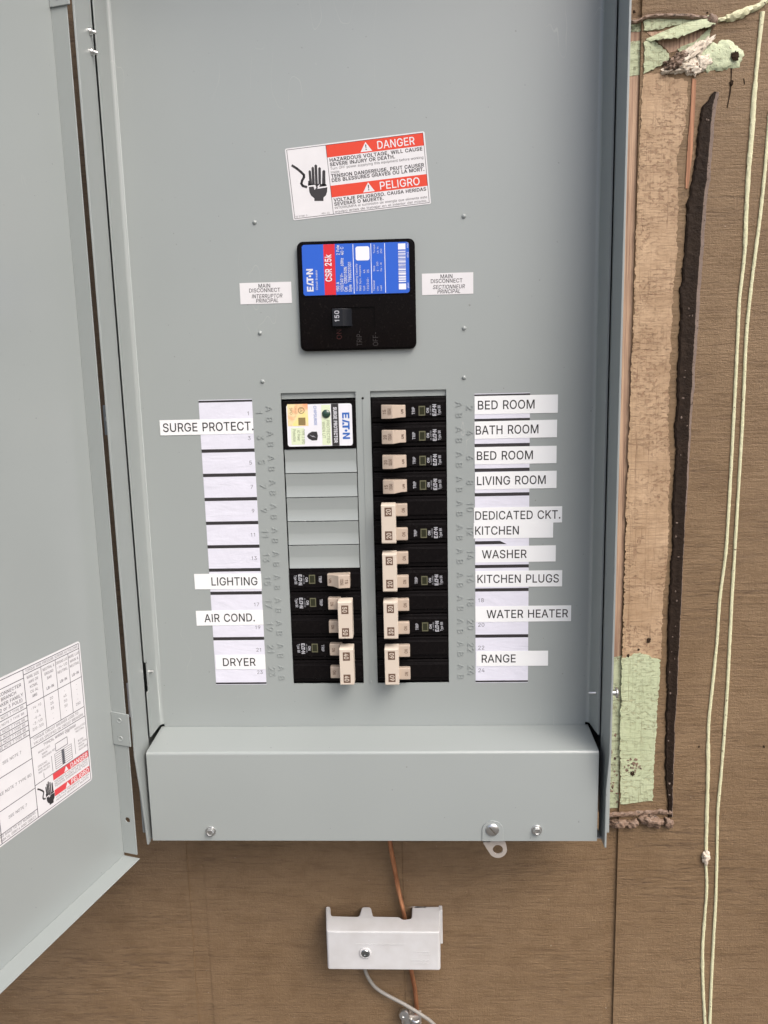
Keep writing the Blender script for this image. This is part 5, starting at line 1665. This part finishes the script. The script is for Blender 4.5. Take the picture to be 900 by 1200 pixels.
# ================================================================== below the panel: bonding bridge, copper wire, cable, clamp
bb = thing('bonding_bridge', 'small white plastic bonding bridge cover with open notches, screwed to the wall under the panel', 'junction box', (-30, 60, -340))
yf = 18.0
comb = [(-96.5, yf), (37.2, yf), (38.6, 58), (4.5, 58), (3.8, 39.0), (-6.5, 37.0), (-10.0, 41.0), (-42.5, 41.5), (-46.0, 57.0), (-57.0, 57.0), (-59.5, 41.5), (-93.5, 42.5), (-96.0, 57.5), (-101.5, 57.5)]


def fillet(pts, r):
    out = []
    n = len(pts)
    for i in range(n):
        p0, p, p1 = Vector(pts[i - 1]), Vector(pts[i]), Vector(pts[(i + 1) % n])
        rr = min(r, 0.45 * (p0 - p).length, 0.45 * (p1 - p).length)
        a, c_ = p + (p0 - p).normalized() * rr, p + (p1 - p).normalized() * rr
        for k in range(5):
            t_ = k / 4
            out.append(tuple(a * (1 - t_) ** 2 + p * 2 * t_ * (1 - t_) + c_ * t_ ** 2))
    return out


comb = fillet(comb, 3.2)
b = MB().prism(comb, -366.5, -316.0, 'z')
zt = [(-316.0)]
b.v = [(x, y, z + (0.10 * (y - yf) if z > -320 else 0)) for x, y, z in b.v]
ob = b.build('cover', WHITE_PLASTIC, bb, 1.7, 4)
ob.modifiers['bevel'].use_clamp_overlap = False
MB().box(37.0, 41.2, 50, 59.9, -357, -312).build('back_plate', WHITE_PLASTIC, bb, 0.8)
m_ = MB()
m_.lathe([(7.0, 0), (7.2, 0.9), (6.4, 1.6), (5.4, 1.6), (5.2, 0.6)], (-51.0, yf - 0.2, -343.5), (0, -1, 0), 24)
m_.build('screw_collar', WHITE_PLASTIC, bb, angle=50)
m_ = MB()
m_.lathe([(4.9, 0), (4.9, 1.6), (4.2, 2.4), (2.2, 2.5), (2.0, 1.7), (0.4, 1.7)], (-51.0, yf, -343.5), (0, -1, 0), 24)
m_.build('screw', mat('dark_zinc', (0.30, 0.32, 0.33), 0.3, 1.0), bb, angle=40)
t = MB()
random.seed(3)
for x0, x1, z in ((-62, -4, -333.5), (6, 24, -343.0), (12, 24, -346.4)):          # worn raised marks, too shallow to read
    x = x0
    while x < x1:
        w = random.uniform(0.6, 2.0)
        t.box(x, x + w, yf - 0.3, yf + 0.2, z, z + random.uniform(1.2, 2.2))
        x += w + random.uniform(0.5, 1.4)
for k in range(16):
    x, z = 3 + (k % 8) * 2.7, -354.5 - (k // 8) * 4.0
    t.box(x, x + random.uniform(0.8, 2.2), yf - 0.3, yf + 0.2, z, z + random.uniform(1.5, 3.2))
t.build('raised_print', WHITE_PLASTIC, bb)


def w3(u, v, y):
    p = at(u, v, y)
    return (p.x, y, p.z)


cw = MB().tube([(-17.0, 20, -130), (-19.0, 32, -170)] + [w3(u, v, y) for u, v, y in ((457, 985, 44), (461, 1010, 47), (465.5, 1035, 49), (471, 1060, 50), (476, 1085, 50), (480, 1112, 52), (482, 1137, 53), (486, 1158, 53), (488, 1178, 54), (487.5, 1190, 55), (485, 1215, 55))],
               2.7, 14, 1.0, 0.0, 8)
tag(cw.build('copper_wire', COPPER, org=(-17, 50, -320)), 'bare copper ground wire hanging from the panel through the white cover', 'wire')
gc = MB().tube([w3(u, v, y) for u, v, y in ((424, 1115, 50), (428, 1137, 50), (433, 1148, 50), (441, 1158, 51), (455, 1167, 51), (475, 1177.5, 48), (495, 1190, 46), (506, 1198, 46), (520, 1213, 46))], 2.2, 14, 1.0, 0.0, 8)
tag(gc.build('grey_cable', CABLE, org=(-20, 50, -420)), 'thin grey cable curving out from under the white cover', 'cable')
cl = thing('ground_clamp', 'bright metal wire clamp with a bolt at the foot of the copper wire', 'clamp', (-5, 60, -465))
p = at(487, 1196, 50)
m_ = MB().lathe([(6.5, -14), (6.5, 3.5), (5.4, 4.5), (4.6, 4.0), (4.4, -12)], (p.x, 52, p.z), (0.05, -0.25, 1), 22)
m_.build('wire_barrel', ZINC, cl, angle=40)
p = at(474, 1190, 44)
m_ = MB().lathe([(3.2, 8), (3.2, 0), (6.4, -0.5), (6.8, -4.6), (5.6, -6.4), (2.2, -6.6), (2.0, -5.4), (0.4, -5.4)], (p.x, 48, p.z), (0.1, 1, -0.2), 22)
m_.lathe([(4.4, 0), (4.4, 14)], (p.x + 1, 50, p.z - 6), (0.2, 0, -1), 16)
m_.build('bolt', ZINC, cl, angle=40)
m_ = MB().box(p.x - 4, at(490, 1196, 50).x + 4, 50, 59.9, p.z - 18, p.z - 6)
m_.build('clamp_body', STEEL, cl, 1.0)
